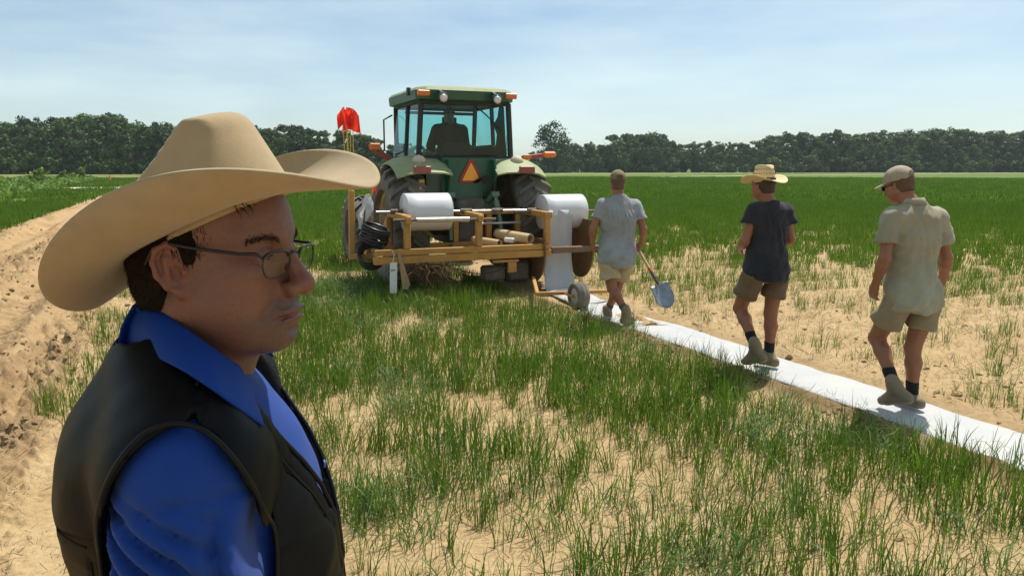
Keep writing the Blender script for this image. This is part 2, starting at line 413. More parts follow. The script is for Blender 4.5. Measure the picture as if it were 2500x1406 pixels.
# ================================================================== CROP
def blade_tuft(nb, hmin, hmax, spread, droop, wid, seed):
    g = np.random.default_rng(seed); V = []; F = []; n = 0; tint = []
    for i in range(nb):
        a = g.uniform(0, 2*math.pi); r = spread*math.sqrt(g.random())*0.5; bx, by = r*math.cos(a), r*math.sin(a)
        L = g.uniform(hmin, hmax); lean = g.normal(0, 0.16)+0.10; az = a+g.normal(0, 0.9); cur = abs(g.normal(droop, droop*0.6)); w = wid*g.uniform(0.7, 1.3)
        seg = 3; ang = lean; p = np.array([bx, by, -0.012]); fa = g.uniform(0, 2*math.pi); side = np.array([math.cos(fa), math.sin(fa), 0])
        t = g.uniform(0.55, 1.3)
        for s in range(seg+1):
            ww = w*(1-0.25*s/seg) if s < seg else w*0.12
            V += [p-side*ww/2, p+side*ww/2]; tint += [t, t]
            ang += cur/seg*(0.5+s); p = p+np.array([math.sin(ang)*math.cos(az), math.sin(ang)*math.sin(az), math.cos(ang)])*L/seg
        for s in range(seg): F.append([n+2*s, n+2*s+1, n+2*s+3, n+2*s+2])
        n += 2*(seg+1)
    return mesh_np('tuft', np.array(V), [np.array(F)], {'tint': np.array(tint)})
def leaf_mat(name, c1, c2, trans=0.42, rough=0.55, tint='tint', var=0.35):
    m = bpy.data.materials.new(name); m.use_nodes = True; N, L = m.node_tree.nodes, m.node_tree.links; b = N['Principled BSDF']; out = N['Material Output']
    b.inputs['Roughness'].default_value = rough; b.inputs['Specular IOR Level'].default_value = 0.35
    oi = N.new('ShaderNodeObjectInfo'); at = N.new('ShaderNodeAttribute'); at.attribute_name = tint
    mr = N.new('ShaderNodeMixRGB'); mr.inputs[1].default_value = (*c1, 1); mr.inputs[2].default_value = (*c2, 1); L.new(oi.outputs['Random'], mr.inputs[0])
    hs = N.new('ShaderNodeHueSaturation'); L.new(mr.outputs[0], hs.inputs['Color']); L.new(at.outputs['Fac'], hs.inputs['Value'])
    L.new(hs.outputs[0], b.inputs['Base Color'])
    tr = N.new('ShaderNodeBsdfTranslucent'); L.new(hs.outputs[0], tr.inputs['Color']); ms = N.new('ShaderNodeMixShader'); ms.inputs[0].default_value = trans
    L.new(b.outputs[0], ms.inputs[1]); L.new(tr.outputs[0], ms.inputs[2]); L.new(ms.outputs[0], out.inputs['Surface'])
    return m
BLADE = leaf_mat('rice_blade', (0.082, 0.165, 0.008), (0.135, 0.235, 0.020))
BLADE_DRY = leaf_mat('pale_blade', (0.17, 0.24, 0.07), (0.10, 0.19, 0.05))
tuft_col = bpy.data.collections.new('tuft_prototypes')
def proto(me, m):
    me.materials.append(m); o = bpy.data.objects.new('tuft_prototype', me); tuft_col.objects.link(o)
for i in range(6): proto(blade_tuft(9, 0.15, 0.29, 0.10, 0.22, 0.0052, 20+i), BLADE)          # 0-5 upright
for i in range(3): proto(blade_tuft(10, 0.18, 0.30, 0.10, 1.25, 0.0058, 40+i), BLADE_DRY)      # 6-8 drooping
for i in range(3): proto(blade_tuft(3, 0.09, 0.18, 0.05, 0.25, 0.0042, 60+i), BLADE)           # 9-11 seedlings
for i in range(3): proto(blade_tuft(30, 0.16, 0.28, 0.42, 0.22, 0.013, 80+i), BLADE)           # 12-14 mid distance
for i in range(2): proto(blade_tuft(60, 0.16, 0.28, 1.5, 0.25, 0.045, 90+i), BLADE)            # 15-16 far
for i in range(2):
    q = blade_tuft(7, 0.08, 0.20, 0.16, 1.5, 0.0042, 95+i); proto(q, leaf_mat('dry_straw', (0.36, 0.27, 0.12), (0.24, 0.17, 0.075), trans=0.15))   # 17-18 dead straw
def sort_names(): 
    for k, o in enumerate(list(tuft_col.objects)): o.name = 'tuft_prototype_%02d' % k
sort_names()

pts, rot, scl, idx = [], [], [], []
def scatter(r0, r1, per_m2, choose, amin=-44, amax=44, dens=None, maxd=1.0):
    area = (r1*r1-r0*r0)*R(amax-amin)/2; n = int(area*per_m2)
    rr = np.sqrt(rng.uniform(r0*r0, r1*r1, n)); aa = rng.uniform(R(amin), R(amax), n); x = rr*np.sin(aa); y = rr*np.cos(aa)
    D = crop_density(x, y); keep = rng.random(n) < D; x, y, D = x[keep], y[keep], D[keep]
    u, v = w2uv(x, y); ok = ~((u > 75) & (u < 84) & (v < -3.2)) & ~((v > STRIP_A-0.05) & (v < STRIP_B+0.06) & (u < 11.5)); x, y, D, u, v = x[ok], y[ok], D[ok], u[ok], v[ok]
    n = len(x); k, s = choose(n, D, u, v, x, y)
    pts.append(np.stack([x, y, height(x, y)*(rr.max() < 200)], -1)); rot.append(np.stack([rng.normal(0, 0.08, n), rng.normal(0, 0.08, n), rng.uniform(0, 6.28, n)], -1))
    scl.append(s); idx.append(k)
def near_choice(n, D, u, v, x, y):
    k = rng.integers(0, 6, n); dro = fbm(x*0.8+77, y*0.8+5, 3)
    fall = (rng.random(n) < 0.05+0.75*sstep(0.58, 0.68, dro)*(v < 4.4)); k[fall] = rng.integers(6, 9, fall.sum())
    fg = (np.hypot(x, y) < 4.5) & (rng.random(n) < 0.30); k[fg] = rng.integers(6, 9, fg.sum())
    thin = (D < 0.16) | (rng.random(n) < 0.25); k[thin] = rng.integers(9, 12, thin.sum())
    s = rng.uniform(0.7, 1.2, n)*(0.80+0.42*D); return k, s
def mid_choice(n, D, u, v, x, y):
    k = rng.integers(12, 15, n); return k, rng.uniform(0.75, 1.15, n)*(0.8+0.25*D)
def far_choice(n, D, u, v, x, y): return rng.integers(15, 17, n), rng.uniform(0.7, 1.2, n)
scatter(1.0, 7.0, 280, near_choice, -60, 60)
scatter(7.0, 16.0, 150, near_choice, -46, 46)
scatter(16.0, 45.0, 17, mid_choice)
scatter(45.0, 150.0, 1.0, far_choice)
n = 9000; rr = np.sqrt(rng.uniform(1.4**2, 13**2, n)); aa = rng.uniform(R(-46), R(46), n); x = rr*np.sin(aa); y = rr*np.cos(aa); u, v = w2uv(x, y); ok = (v > -1.2) & ~((v > STRIP_A-0.05) & (v < STRIP_B+0.06)); x, y = x[ok], y[ok]; n = len(x)
pts.append(np.stack([x, y, height(x, y)+0.006], -1)); rot.append(np.stack([rng.choice([-1.2, 1.2], n)+rng.normal(0, 0.2, n), rng.normal(0, 0.2, n), rng.uniform(0, 6.28, n)], -1)); scl.append(rng.uniform(0.4, 1.0, n)); idx.append(rng.integers(17, 19, n))
pts = np.concatenate(pts); rot = np.concatenate(rot); scl = np.concatenate(scl); idx = np.concatenate(idx)

def instancer(name, pts, rot, scl, idx, coll):
    me = bpy.data.meshes.new(name); me.vertices.add(len(pts)); me.vertices.foreach_set('co', pts.astype(np.float32).ravel())
    a = me.attributes.new('rot', 'FLOAT_VECTOR', 'POINT'); a.data.foreach_set('vector', rot.astype(np.float32).ravel())
    a = me.attributes.new('scl', 'FLOAT', 'POINT'); a.data.foreach_set('value', scl.astype(np.float32))
    a = me.attributes.new('idx', 'INT', 'POINT'); a.data.foreach_set('value', idx.astype(np.int32))
    o = obj(name, me)
    ng = bpy.data.node_groups.new(name, 'GeometryNodeTree')
    ng.interface.new_socket('Geometry', in_out='INPUT', socket_type='NodeSocketGeometry'); ng.interface.new_socket('Geometry', in_out='OUTPUT', socket_type='NodeSocketGeometry')
    N, L = ng.nodes, ng.links; gi = N.new('NodeGroupInput'); go = N.new('NodeGroupOutput')
    ci = N.new('GeometryNodeCollectionInfo'); ci.inputs['Collection'].default_value = coll; ci.inputs['Separate Children'].default_value = True; ci.inputs['Reset Children'].default_value = True
    ip = N.new('GeometryNodeInstanceOnPoints'); ip.inputs['Pick Instance'].default_value = True
    def na(nm, t):
        q = N.new('GeometryNodeInputNamedAttribute'); q.data_type = t; q.inputs['Name'].default_value = nm; return q.outputs['Attribute']
    L.new(gi.outputs[0], ip.inputs['Points']); L.new(ci.outputs[0], ip.inputs['Instance']); L.new(na('idx', 'INT'), ip.inputs['Instance Index'])
    e2r = N.new('FunctionNodeEulerToRotation'); L.new(na('rot', 'FLOAT_VECTOR'), e2r.inputs[0]); L.new(e2r.outputs[0], ip.inputs['Rotation'])
    L.new(na('scl', 'FLOAT'), ip.inputs['Scale']); L.new(ip.outputs[0], go.inputs[0])
    md = o.modifiers.new('scatter', 'NODES'); md.node_group = ng
    return o
crop = instancer('grass', pts, rot, scl, idx, tuft_col)
tag(crop, 'young green rice crop standing in thin rows on sandy soil', 'grass', kind='stuff')

# clods of dry soil on the track and along the film
def clod_protos():
    col = bpy.data.collections.new('clod_prototypes')
    for k in range(4):
        bm = bmesh.new(); bmesh.ops.create_icosphere(bm, subdivisions=2, radius=1.0); g = np.random.default_rng(k)
        for vtx in bm.verts:
            c = vtx.co; q = 1+0.38*n_s(c.x*1.7+k*5, c.y*1.7, c.z*1.7)+0.08*g.normal(); vtx.co = Vector((c.x*q*1.15, c.y*q, max(c.z*q*0.75, -0.35)))
        me = bpy.data.meshes.new('clod'); bm.to_mesh(me); bm.free(); me.materials.append(mat('dry_clod', (0.40, 0.275, 0.14), 0.95, 0.25, 3, 0.6, 4, bdist=0.1, objrand=0.25)); col.objects.link(bpy.data.objects.new('clod_prototype_%d' % k, me))
    return col
def n_s(x, y, z): return math.sin(x*1.3+y)+math.sin(y*1.7-z*1.1+1)*0.6+math.sin(z*2.1+x*0.7+2)*0.5
n = 21000; cu_ = 2.5+26*rng.random(n)**1.7; lane = rng.choice(7, n, p=[0.28, 0.16, 0.13, 0.10, 0.10, 0.11, 0.12]); cv = np.array([-2.9, -1.25, -4.45, 4.48, 6.5, -2.0, -0.95])[lane]+rng.normal(0, 1, n)*np.array([0.30, 0.22, 0.20, 0.07, 1.3, 0.9, 0.45])[lane]; cu_ = np.where(lane == 6, 2.2+5*rng.random(n), cu_)
ok = (fbm(cu_*1.3, cv*1.3, 2) > 0.42) & ~((cv > STRIP_A-0.03) & (cv < STRIP_B+0.03)); cu_, cv = cu_[ok], cv[ok]; cx_, cy_ = uv2w(cu_, cv); n = len(cx_)
o = instancer('soil_clods', np.stack([cx_, cy_, height(cx_, cy_)], -1), np.stack([rng.normal(0, 0.3, n), rng.normal(0, 0.3, n), rng.uniform(0, 6.28, n)], -1), 0.004+0.020*rng.random(n)**2.6+0.03*(rng.random(n) < 0.02)*rng.random(n), rng.integers(0, 4, n), clod_protos())
tag(o, 'loose clods of dry sandy soil on the track and beside the film', 'soil clods', kind='stuff')

# ================================================================== TREES
LEAF = leaf_mat('tree_leaf', (0.028, 0.075, 0.016), (0.082, 0.138, 0.022), trans=0.28, rough=0.6)
LEAF2 = leaf_mat('shrub_leaf', (0.09, 0.18, 0.022), (0.17, 0.25, 0.045), trans=0.35, rough=0.6)
BARK = mat('bark', (0.09, 0.07, 0.05), 0.9, 0.25, 6, 0.6, 30)
def crown_mesh(seed, H, W, base, nl, per, size, top=0.5, tint=(0.5, 1.5)):
    """crown of leaf sprays on uneven lobes; unit tree of height H, crown width W"""
    g = np.random.default_rng(seed); V = []; Tn = []
    for i in range(nl):
        zz = g.uniform(0, 1)**0.85; zc = base+(H-base)*zz*0.93
        ww = W/2*(math.sin(math.pi*min(1, (0.16+0.84*zz)*top*1.25))**0.6 if top else 1)*(1-0.55*max(0, zz-0.5)*2)
        a = g.uniform(0, 6.28); rr = ww*math.sqrt(g.random())*0.86; c = np.array([rr*math.cos(a), rr*math.sin(a), zc]); lr = W*g.uniform(0.11, 0.23)*(1-0.35*zz)
        lt = g.uniform(0.75, 1.2)
        n = int(per*(lr/(W*0.17))**2)
        dv = g.normal(size=(n, 3)); dv /= np.linalg.norm(dv, axis=1, keepdims=True); dv[:, 2] *= 0.82
        p = c+dv*lr*g.uniform(0.55, 1.10, (n, 1))
        nr = dv+g.normal(0, 0.30, (n, 3)); nr /= np.linalg.norm(nr, axis=1, keepdims=True)
        t1 = np.cross(nr, g.normal(size=(n, 3))); t1 /= np.linalg.norm(t1, axis=1, keepdims=True); t2 = np.cross(nr, t1)
        s = size*g.uniform(0.5, 1.25, (n, 1))
        quad = np.stack([p-t1*s, p-t2*s*0.55, p+t1*s, p+t2*s*0.55], 1); V.append(quad.reshape(-1, 3)); Tn.append(np.repeat(lt*g.uniform(*tint, n), 4))
    V = np.concatenate(V); F = np.arange(len(V)).reshape(-1, 4)
    V[:, 2] = np.maximum(V[:, 2], 0.05)
    return mesh_np('crown', V, [F], {'tint': np.concatenate(Tn)})
def trunk_mesh(seed, H, base, r):
    g = np.random.default_rng(seed); mb = MB(); n = 6
    p = np.array([[g.normal(0, 0.02*H)*i/n, g.normal(0, 0.02*H)*i/n, -0.3+(H*0.8)*i/n] for i in range(n+1)]); mb.tube(p, r*np.linspace(1.1, 0.25, n+1), 7)
    for k in range(6):
        t = g.uniform(0.3, 0.85); i = int(t*n); a = g.uniform(0, 6.28); L = H*g.uniform(0.15, 0.3); q = p[i]
        mb.tube([q, q+np.array([math.cos(a), math.sin(a), 0.7])*L*0.5, q+np.array([math.cos(a)*0.9, math.sin(a)*0.9, 1.1])*L], [r*0.4, r*0.25, r*0.08], 5)
    me = bpy.data.meshes.new('trunk'); me.from_pydata(np.concatenate(mb.v).tolist(), [], mb.f); me.shade_smooth(); return me
PROTO = []
for s, (H, W, b, nl, per) in enumerate([(16, 10, 0.3, 46, 80), (17, 9, 0.5, 44, 80), (15, 11, 0.3, 48, 75), (16, 9, 0.4, 42, 80), (14, 10.5, 0.2, 48, 75)]):
    PROTO.append((H, crown_mesh(100+s, H, W, b, nl, per, 0.55), trunk_mesh(100+s, H, b, 0.3)))
BUSH = [(5.0, crown_mesh(140+s, 5.0, 6.5, 0.2, 22, 75, 0.34, top=0.45), trunk_mesh(140+s, 5.0, 0.2, 0.09)) for s in range(3)]
for q in PROTO: q[1].materials.append(LEAF); q[2].materials.append(BARK)
for q in BUSH: q[1].materials.append(LEAF); q[2].materials.append(BARK)
tg = np.random.default_rng(55)
def tree(name, x, y, H, label, group, protos=PROTO, wide=1.0, cat='tree', which=None):
    q = protos[tg.integers(len(protos)) if which is None else which]; s = H/q[0]
    t = thing(name, label, cat, (x, y, -0.05), tg.uniform(0, 6.28), group); t.scale = (s*wide, s*wide, s)
    obj('crown', q[1], None, t); obj('trunk', q[2], None, t); return t
def top_left(px):   return np.interp(px, [-400, 0, 60, 110, 180, 250, 320, 380, 430, 520, 600, 660, 720, 760, 800, 860, 920, 960, 1100, 1200], [300, 296, 292, 276, 284, 272, 286, 300, 300, 306, 300, 304, 296, 306, 314, 312, 330, 345, 352, 368])
def top_right(px):  return np.interp(px, [1200, 1260, 1300, 1400, 1460, 1500, 1560, 1600, 1640, 1700, 1760, 1800, 1880, 1950, 2050, 2150, 2250, 2350, 2420, 2500, 2900], [385, 384, 372, 350, 352, 330, 322, 326, 348, 350, 345, 350, 332, 328, 326, 324, 318, 320, 324, 325, 322])
PLACES = [(60, 'at the left edge, beyond the weedy verge'), (330, 'left of the cowboy hat crown'), (600, 'behind the cowboy hat crown'), (815, 'between the cowboy hat and the red flags'), (950, 'between the red flags and the tractor cab'), (1230, 'behind the tractor cab'), (1300, 'beside the bare tree right of the cab'), (1420, 'below the tall lone tree'), (1620, 'behind the man in grey'), (1800, 'between the man in grey and the straw hat'), (1950, 'behind the straw hat'), (2130, 'between the straw hat and the tan cap'), (2290, 'behind the man in the tan cap'), (9999, 'right of the man in the tan cap')]
def place(px): return next(t for a, t in PLACES if px < a)
def row(px0, px1, dist, step, top, f0, f1, name, label, group, protos=PROTO, wide=1.0, ramp=None):
    px = px0
    while px < px1:
        jd = dist+tg.normal(0, 4)+(ramp(px) if ramp else 0); X = (px-1250)/FPX*jd
        H = CAM_H+jd*(410-top(px))/FPX; H *= tg.uniform(f0, f1)
        tree(name, X, jd, max(H, 2.5), label+' '+place(px), group, protos, wide*tg.uniform(0.85, 1.2)); px += step*tg.uniform(0.75, 1.25)
LW, RW = 'trees of the wood behind the dirt track', 'trees of the wood beyond the field'
row(-330, 1000, 228, 33, top_left, 0.62, 1.0, 'wood_tree', 'dense dark green tree of the near wood', LW)
row(-330, 1240, 240, 36, top_left, 0.88, 1.04, 'wood_tree', 'dense dark green tree of the near wood', LW)
row(-330, 1230, 222, 34, lambda p: 385, 0.7, 1.3, 'wood_shrub', 'low green bush edging the near wood', 'bushes along the foot of the wood', BUSH, 1.0)
row(1180, 2850, 300, 30, top_right, 0.52, 0.92, 'far_tree', 'dark green tree of the far wood', RW)
row(1225, 2850, 318, 28, top_right, 0.82, 1.10, 'far_tree', 'dark green tree of the far wood', RW)
row(1235, 2850, 338, 30, top_right, 0.96, 1.06, 'far_tree', 'dark green tree of the far wood', RW, PROTO, 1.35)
row(-330, 1240, 252, 40, top_left, 0.86, 0.98, 'wood_tree', 'dense dark green tree of the near wood', LW, PROTO, 1.3)
row(1880, 2800, 292, 32, lambda p: 386, 0.6, 1.3, 'far_shrub', 'round green bush edging the far wood', 'bushes along the far wood', BUSH, 1.15)
row(1240, 1900, 294, 28, lambda p: 390, 0.6, 1.2, 'far_shrub', 'round green bush edging the far wood', 'bushes along the far wood', BUSH, 1.0)
# the tall lone tree standing above the wood right of the tractor
me = crown_mesh(300, 18.5, 16, 2.5, 60, 70, 0.5, top=0.5); me.materials.append(LEAF)
t = thing('tall_tree', 'tall open-crowned tree rising alone above the wood right of the tractor', 'tree', ((1345-1250)/FPX*285, 285, 0)); obj('crown', me, None, t)
tm = trunk_mesh(301, 18, 4, 0.5); tm.materials.append(BARK); obj('trunk', tm, None, t)
# leafless tree
mb = MB(); g = np.random.default_rng(8); mb.tube([(0, 0, -0.2), (0.1, 0, 5), (0, 0.1, 9), (0.2, 0, 13)], [0.25, 0.2, 0.14, 0.05], 6)
t = thing('dead_tree', 'thin bare leafless tree just right of the tractor cab', 'tree', ((1236-1250)/FPX*275, 275, 0)); mb.build('trunk', BARK, t)
mb = MB()
for k in range(16):
    z = g.uniform(6, 12.5); a = g.uniform(0, 6.28); L = g.uniform(1, 2.6)
    mb.tube([(0.05, 0, z), (L*0.5*math.cos(a), L*0.5*math.sin(a), z+L*0.35), (L*math.cos(a), L*math.sin(a), z+L*0.9)], [0.07, 0.05, 0.02], 4)
mb.build('branches', BARK, t)

# verge of weeds and shrubs left of the track
def weed_mass():
    g = np.random.default_rng(77); n = 26000; u = g.uniform(26, 128, n)**1.0; v = -8.9-g.random(n)**0.8*9-0.02*(u-40)
    hh = (0.2+0.85*fbm(u*0.16, v*0.22, 3)*sstep(-8.7, -10.8, v))*g.random(n)**0.5
    x, y = uv2w(u, v); p = np.stack([x, y, hh+0.02], -1); nr = g.normal(size=(n, 3)); nr[:, 2] = np.abs(nr[:, 2])+0.3; nr /= np.linalg.norm(nr, axis=1, keepdims=True)
    t1 = np.cross(nr, g.normal(size=(n, 3))); t1 /= np.linalg.norm(t1, axis=1, keepdims=True); t2 = np.cross(nr, t1); s = 0.16*g.uniform(0.6, 1.5, (n, 1))
    V = np.stack([p-t1*s, p-t2*s*0.5, p+t1*s, p+t2*s*0.5], 1).reshape(-1, 3); V[:, 2] = np.maximum(V[:, 2], 0.01)
    me = mesh_np('weeds', V, [np.arange(4*n).reshape(-1, 4)], {'tint': np.repeat(g.uniform(0.55, 1.5, n), 4)})
    o = obj('weeds', me, LEAF2); tag(o, 'rank green weeds on the verge left of the dirt track', 'weeds', kind='stuff')
weed_mass()
SHR = [(2.0, crown_mesh(160+s, 2.0, 2.6, 0.1, 16, 60, 0.15, top=0.45), trunk_mesh(160+s, 2.0, 0.1, 0.04)) for s in range(2)]
for q in SHR: q[1].materials.append(LEAF2); q[2].materials.append(BARK)
for k, (u, v, H) in enumerate([(52, -12.5, 1.1), (66, -12.0, 1.3), (84, -11.6, 1.9), (92, -12.6, 1.3), (104, -12, 1.6), (118, -12, 2.0), (45, -14.5, 1.0), (74, -14.5, 1.3)]):
    x, y = uv2w(u, v); tree('verge_shrub', x, y, H, 'leafy shrub in the weedy verge left of the dirt track', 'shrubs of the weedy verge', SHR, 1.0, 'shrub')
# orange marker cone far down the verge
x, y = uv2w(128, -9.2); t = thing('marker_cone', 'small orange cone standing far off beside the verge at the end of the track', 'cone', (x, y, 0))
orange = mat('orange_plastic', (0.75, 0.13, 0.02), 0.5, 0.05)
MB().lathe([(0.05, 0.22), (0.4, 0.13), (0.8, 0.04)], axis='z', n=16).build('body', orange, t, auto=40); MB().box((0, 0, 0.03), (0.55, 0.55, 0.06), bev=0.02).build('foot', orange, t)

# ================================================================== AIR
hz = MB(); hz.box((0, 190, 14.0), (1300, 640, 32)); hz_o = hz.build('haze', None); tag(hz_o, kind='stuff')
hm = bpy.data.materials.new('haze'); hm.use_nodes = True; hn = hm.node_tree.nodes; hn.remove(hn['Principled BSDF'])
pv = hn.new('ShaderNodeVolumePrincipled'); pv.inputs['Color'].default_value = (0.86, 0.93, 1.0, 1); pv.inputs['Density'].default_value = 0.00017; pv.inputs['Anisotropy'].default_value = 0.3
hm.node_tree.links.new(pv.outputs[0], hn['Material Output'].inputs['Volume']); hz_o.data.materials.append(hm)

# ================================================================== TRACTOR
DUST = (0.34, 0.27, 0.17)
GREEN = mat('green_paint', (0.007, 0.085, 0.042), 0.36, 0.10, 5, dirt=DUST, dirt_amt=0.09, dirt_scale=2.5)
GREEN_FADED = mat('sun_faded_green_paint', (0.20, 0.25, 0.10), 0.55, 0.12, 4, dirt=(0.42, 0.40, 0.26), dirt_amt=0.55, dirt_scale=4)
YEL = mat('yellow_paint', (0.50, 0.245, 0.042), 0.5, 0.15, 6, dirt=(0.22, 0.14, 0.065), dirt_amt=0.7, dirt_scale=7)
RUBBER = mat('rubber', (0.06, 0.058, 0.054), 0.85, 0.2, 8, 0.3, 60, dirt=(0.30, 0.26, 0.19), dirt_amt=0.8, dirt_scale=2.2)
BLACK = mat('black_steel', (0.02, 0.02, 0.02), 0.55, 0.15, 10)
DARK = mat('cab_trim', (0.03, 0.032, 0.032), 0.8, 0.15, 10)
STEEL = mat('bright_steel', (0.55, 0.54, 0.52), 0.32, 0.1, 12, metal=0.9, dirt=(0.25, 0.18, 0.10), dirt_amt=0.4, dirt_scale=8)
GREASE = mat('greasy_iron', (0.05, 0.045, 0.04), 0.6, 0.3, 9, 0.4, 40, dirt=DUST, dirt_amt=0.5, dirt_scale=5)
AMBER = mat('amber_lens', (0.62, 0.16, 0.015), 0.25, 0.05)
REDL = mat('red_lens', (0.23, 0.03, 0.02), 0.3, 0.1, 12, dirt=(0.3, 0.18, 0.12), dirt_amt=0.5)
LENS = mat('lamp_lens', (0.62, 0.62, 0.58), 0.12, 0.05, coat=0.5)
def glass_mat(name, tint, gl=0.06):
    m = bpy.data.materials.new(name); m.use_nodes = True; N, L = m.node_tree.nodes, m.node_tree.links; N.remove(N['Principled BSDF']); out = N['Material Output']
    t = N.new('ShaderNodeBsdfTransparent'); t.inputs[0].default_value = (*tint, 1); g = N.new('ShaderNodeBsdfGlossy'); g.inputs['Roughness'].default_value = 0.03
    lw = N.new('ShaderNodeLayerWeight'); lw.inputs['Blend'].default_value = 0.5; f = N.new('ShaderNodeMath'); f.operation = 'POWER'; f.inputs[1].default_value = 4.0; L.new(lw.outputs['Facing'], f.inputs[0]); mm = N.new('ShaderNodeMath'); mm.operation = 'MULTIPLY_ADD'; mm.inputs[1].default_value = 0.35; mm.inputs[2].default_value = gl
    ms = N.new('ShaderNodeMixShader'); L.new(f.outputs[0], mm.inputs[0]); L.new(mm.outputs[0], ms.inputs[0]); L.new(t.outputs[0], ms.inputs[1]); L.new(g.outputs[0], ms.inputs[2]); L.new(ms.outputs[0], out.inputs['Surface'])
    return m
CABGLASS = glass_mat('tinted_cab_glass', (0.70, 0.89, 0.90), 0.025)

TRV, TRU = 4.14, 11.9
tx, ty = uv2w(TRU, TRV)
trac = thing('tractor', 'dusty green farm tractor seen from behind with cab and yellow wheel rims', 'tractor', (tx, ty, 0), HEAD)

def wheel(parent, x, y, r, w, rimr, nl, side, name='wheel'):
    h = thing_part(name, parent, (x, y, r))
    mb = MB(); hw = w/2
    prof = [(-hw*0.55, rimr), (-hw*0.92, rimr*1.06), (-hw*1.02, (rimr+r)*0.52), (-hw*0.98, r*0.86), (-hw*0.80, r*0.915), (-hw*0.3, r*0.93), (hw*0.3, r*0.93), (hw*0.80, r*0.915), (hw*0.98, r*0.86), (hw*1.02, (rimr+r)*0.52), (hw*0.92, rimr*1.06), (hw*0.55, rimr)]
    mb.lathe(prof, n=64)
    for s in (-1, 1):
        for k in range(nl):
            t0 = 2*math.pi*(k+(0.5 if s > 0 else 0))/nl; sec = []
            for q in range(6):
                f = q/5; xx = s*(-0.02+f*(hw*1.02+0.02)); th = t0-0.30*f*(0.92/r)*(1-0.15*f); ro = r-0.008*f if f < 0.9 else r*0.965; ri = r*0.90 if f < 0.9 else r*0.84
                dw0 = 0.042/r; dw1 = 0.028/r
                for (rad, da) in ((ri, -dw0), (ro, -dw1), (ro, dw1), (ri, dw0)):
                    a = th+da; sec.append((xx, -rad*math.cos(a), rad*math.sin(a)))
            F = []
            for q in range(5):
                for c in range(3): F.append([q*4+c, q*4+c+1, q*4+5+c, q*4+4+c])
            F += [[0, 1, 2, 3], [20, 21, 22, 23][::-1]]
            mb.add(sec, F)
    mb.build('tyre', RUBBER, h, auto=35)
    mb = MB(); d = side
    mb.lathe([(-hw*0.60*d, rimr*1.03), (hw*0.62*d, rimr*1.05), (hw*0.60*d, rimr*0.97), (hw*0.50*d, rimr*0.90), (hw*0.42*d, rimr*0.62), (hw*0.52*d, rimr*0.42), (hw*0.55*d, rimr*0.16), (0.0, rimr*0.10), (-hw*0.1*d, rimr*0.5), (-hw*0.5*d, rimr*0.92)], n=40, closed=True)
    mb.build('rim', YEL, h, auto=35)
    mb = MB().lathe([(hw*0.5*d, rimr*0.20), (hw*0.75*d, rimr*0.17), (hw*0.8*d, rimr*0.10), (hw*0.8*d, 0.001)], n=20)
    for k in range(8):
        a = k*math.pi/4; mb.lathe([(hw*0.45*d, 0.018), (hw*0.62*d, 0.018), (hw*0.62*d, 0.001)], o=(0, rimr*0.33*math.cos(a), rimr*0.33*math.sin(a)), n=6)
    mb.build('hub', YEL, h, auto=35)
    return h
def thing_part(name, parent, loc=(0, 0, 0), rot=(0, 0, 0)):
    o = bpy.data.objects.new(name, None); COL.objects.link(o); o.parent = parent; o.location = loc; o.rotation_euler = rot; o.empty_display_size = 0.1; return o

for s in (-1, 1): wheel(trac, s*1.02, 0, 0.93, 0.56, 0.54, 22, s)
for s in (-1, 1): wheel(trac, s*1.02, 2.92, 0.66, 0.42, 0.37, 18, s)

# chassis, axle, hood (mostly hidden behind the cab)
mb = MB(); mb.box((0, 0.1, 1.0), (0.52, 1.3, 0.75), bev=0.06); mb.box((0, 1.7, 0.95), (0.5, 2.2, 0.55), bev=0.05)
mb.lathe([(-0.86, 0.12), (-0.5, 0.17), (0.5, 0.17), (0.86, 0.12)], o=(0, 0, 0.93), n=20); mb.lathe([(-0.86, 0.09), (0.86, 0.09)], o=(0, 2.92, 0.66), n=16)
mb.build('chassis', GREASE, trac, auto=40)
hp = [(-0.42, 1.15), (-0.44, 1.55), (-0.34, 1.78), (-0.15, 1.86), (0.15, 1.86), (0.34, 1.78), (0.44, 1.55), (0.42, 1.15)]
MB().prism(hp, 0.95, 3.6).build('hood', GREEN, trac)
MB().tube([(0.36, 1.6, 1.75), (0.36, 1.6, 2.75)], 0.05, 12).build('exhaust_stack', BLACK, trac, auto=40)
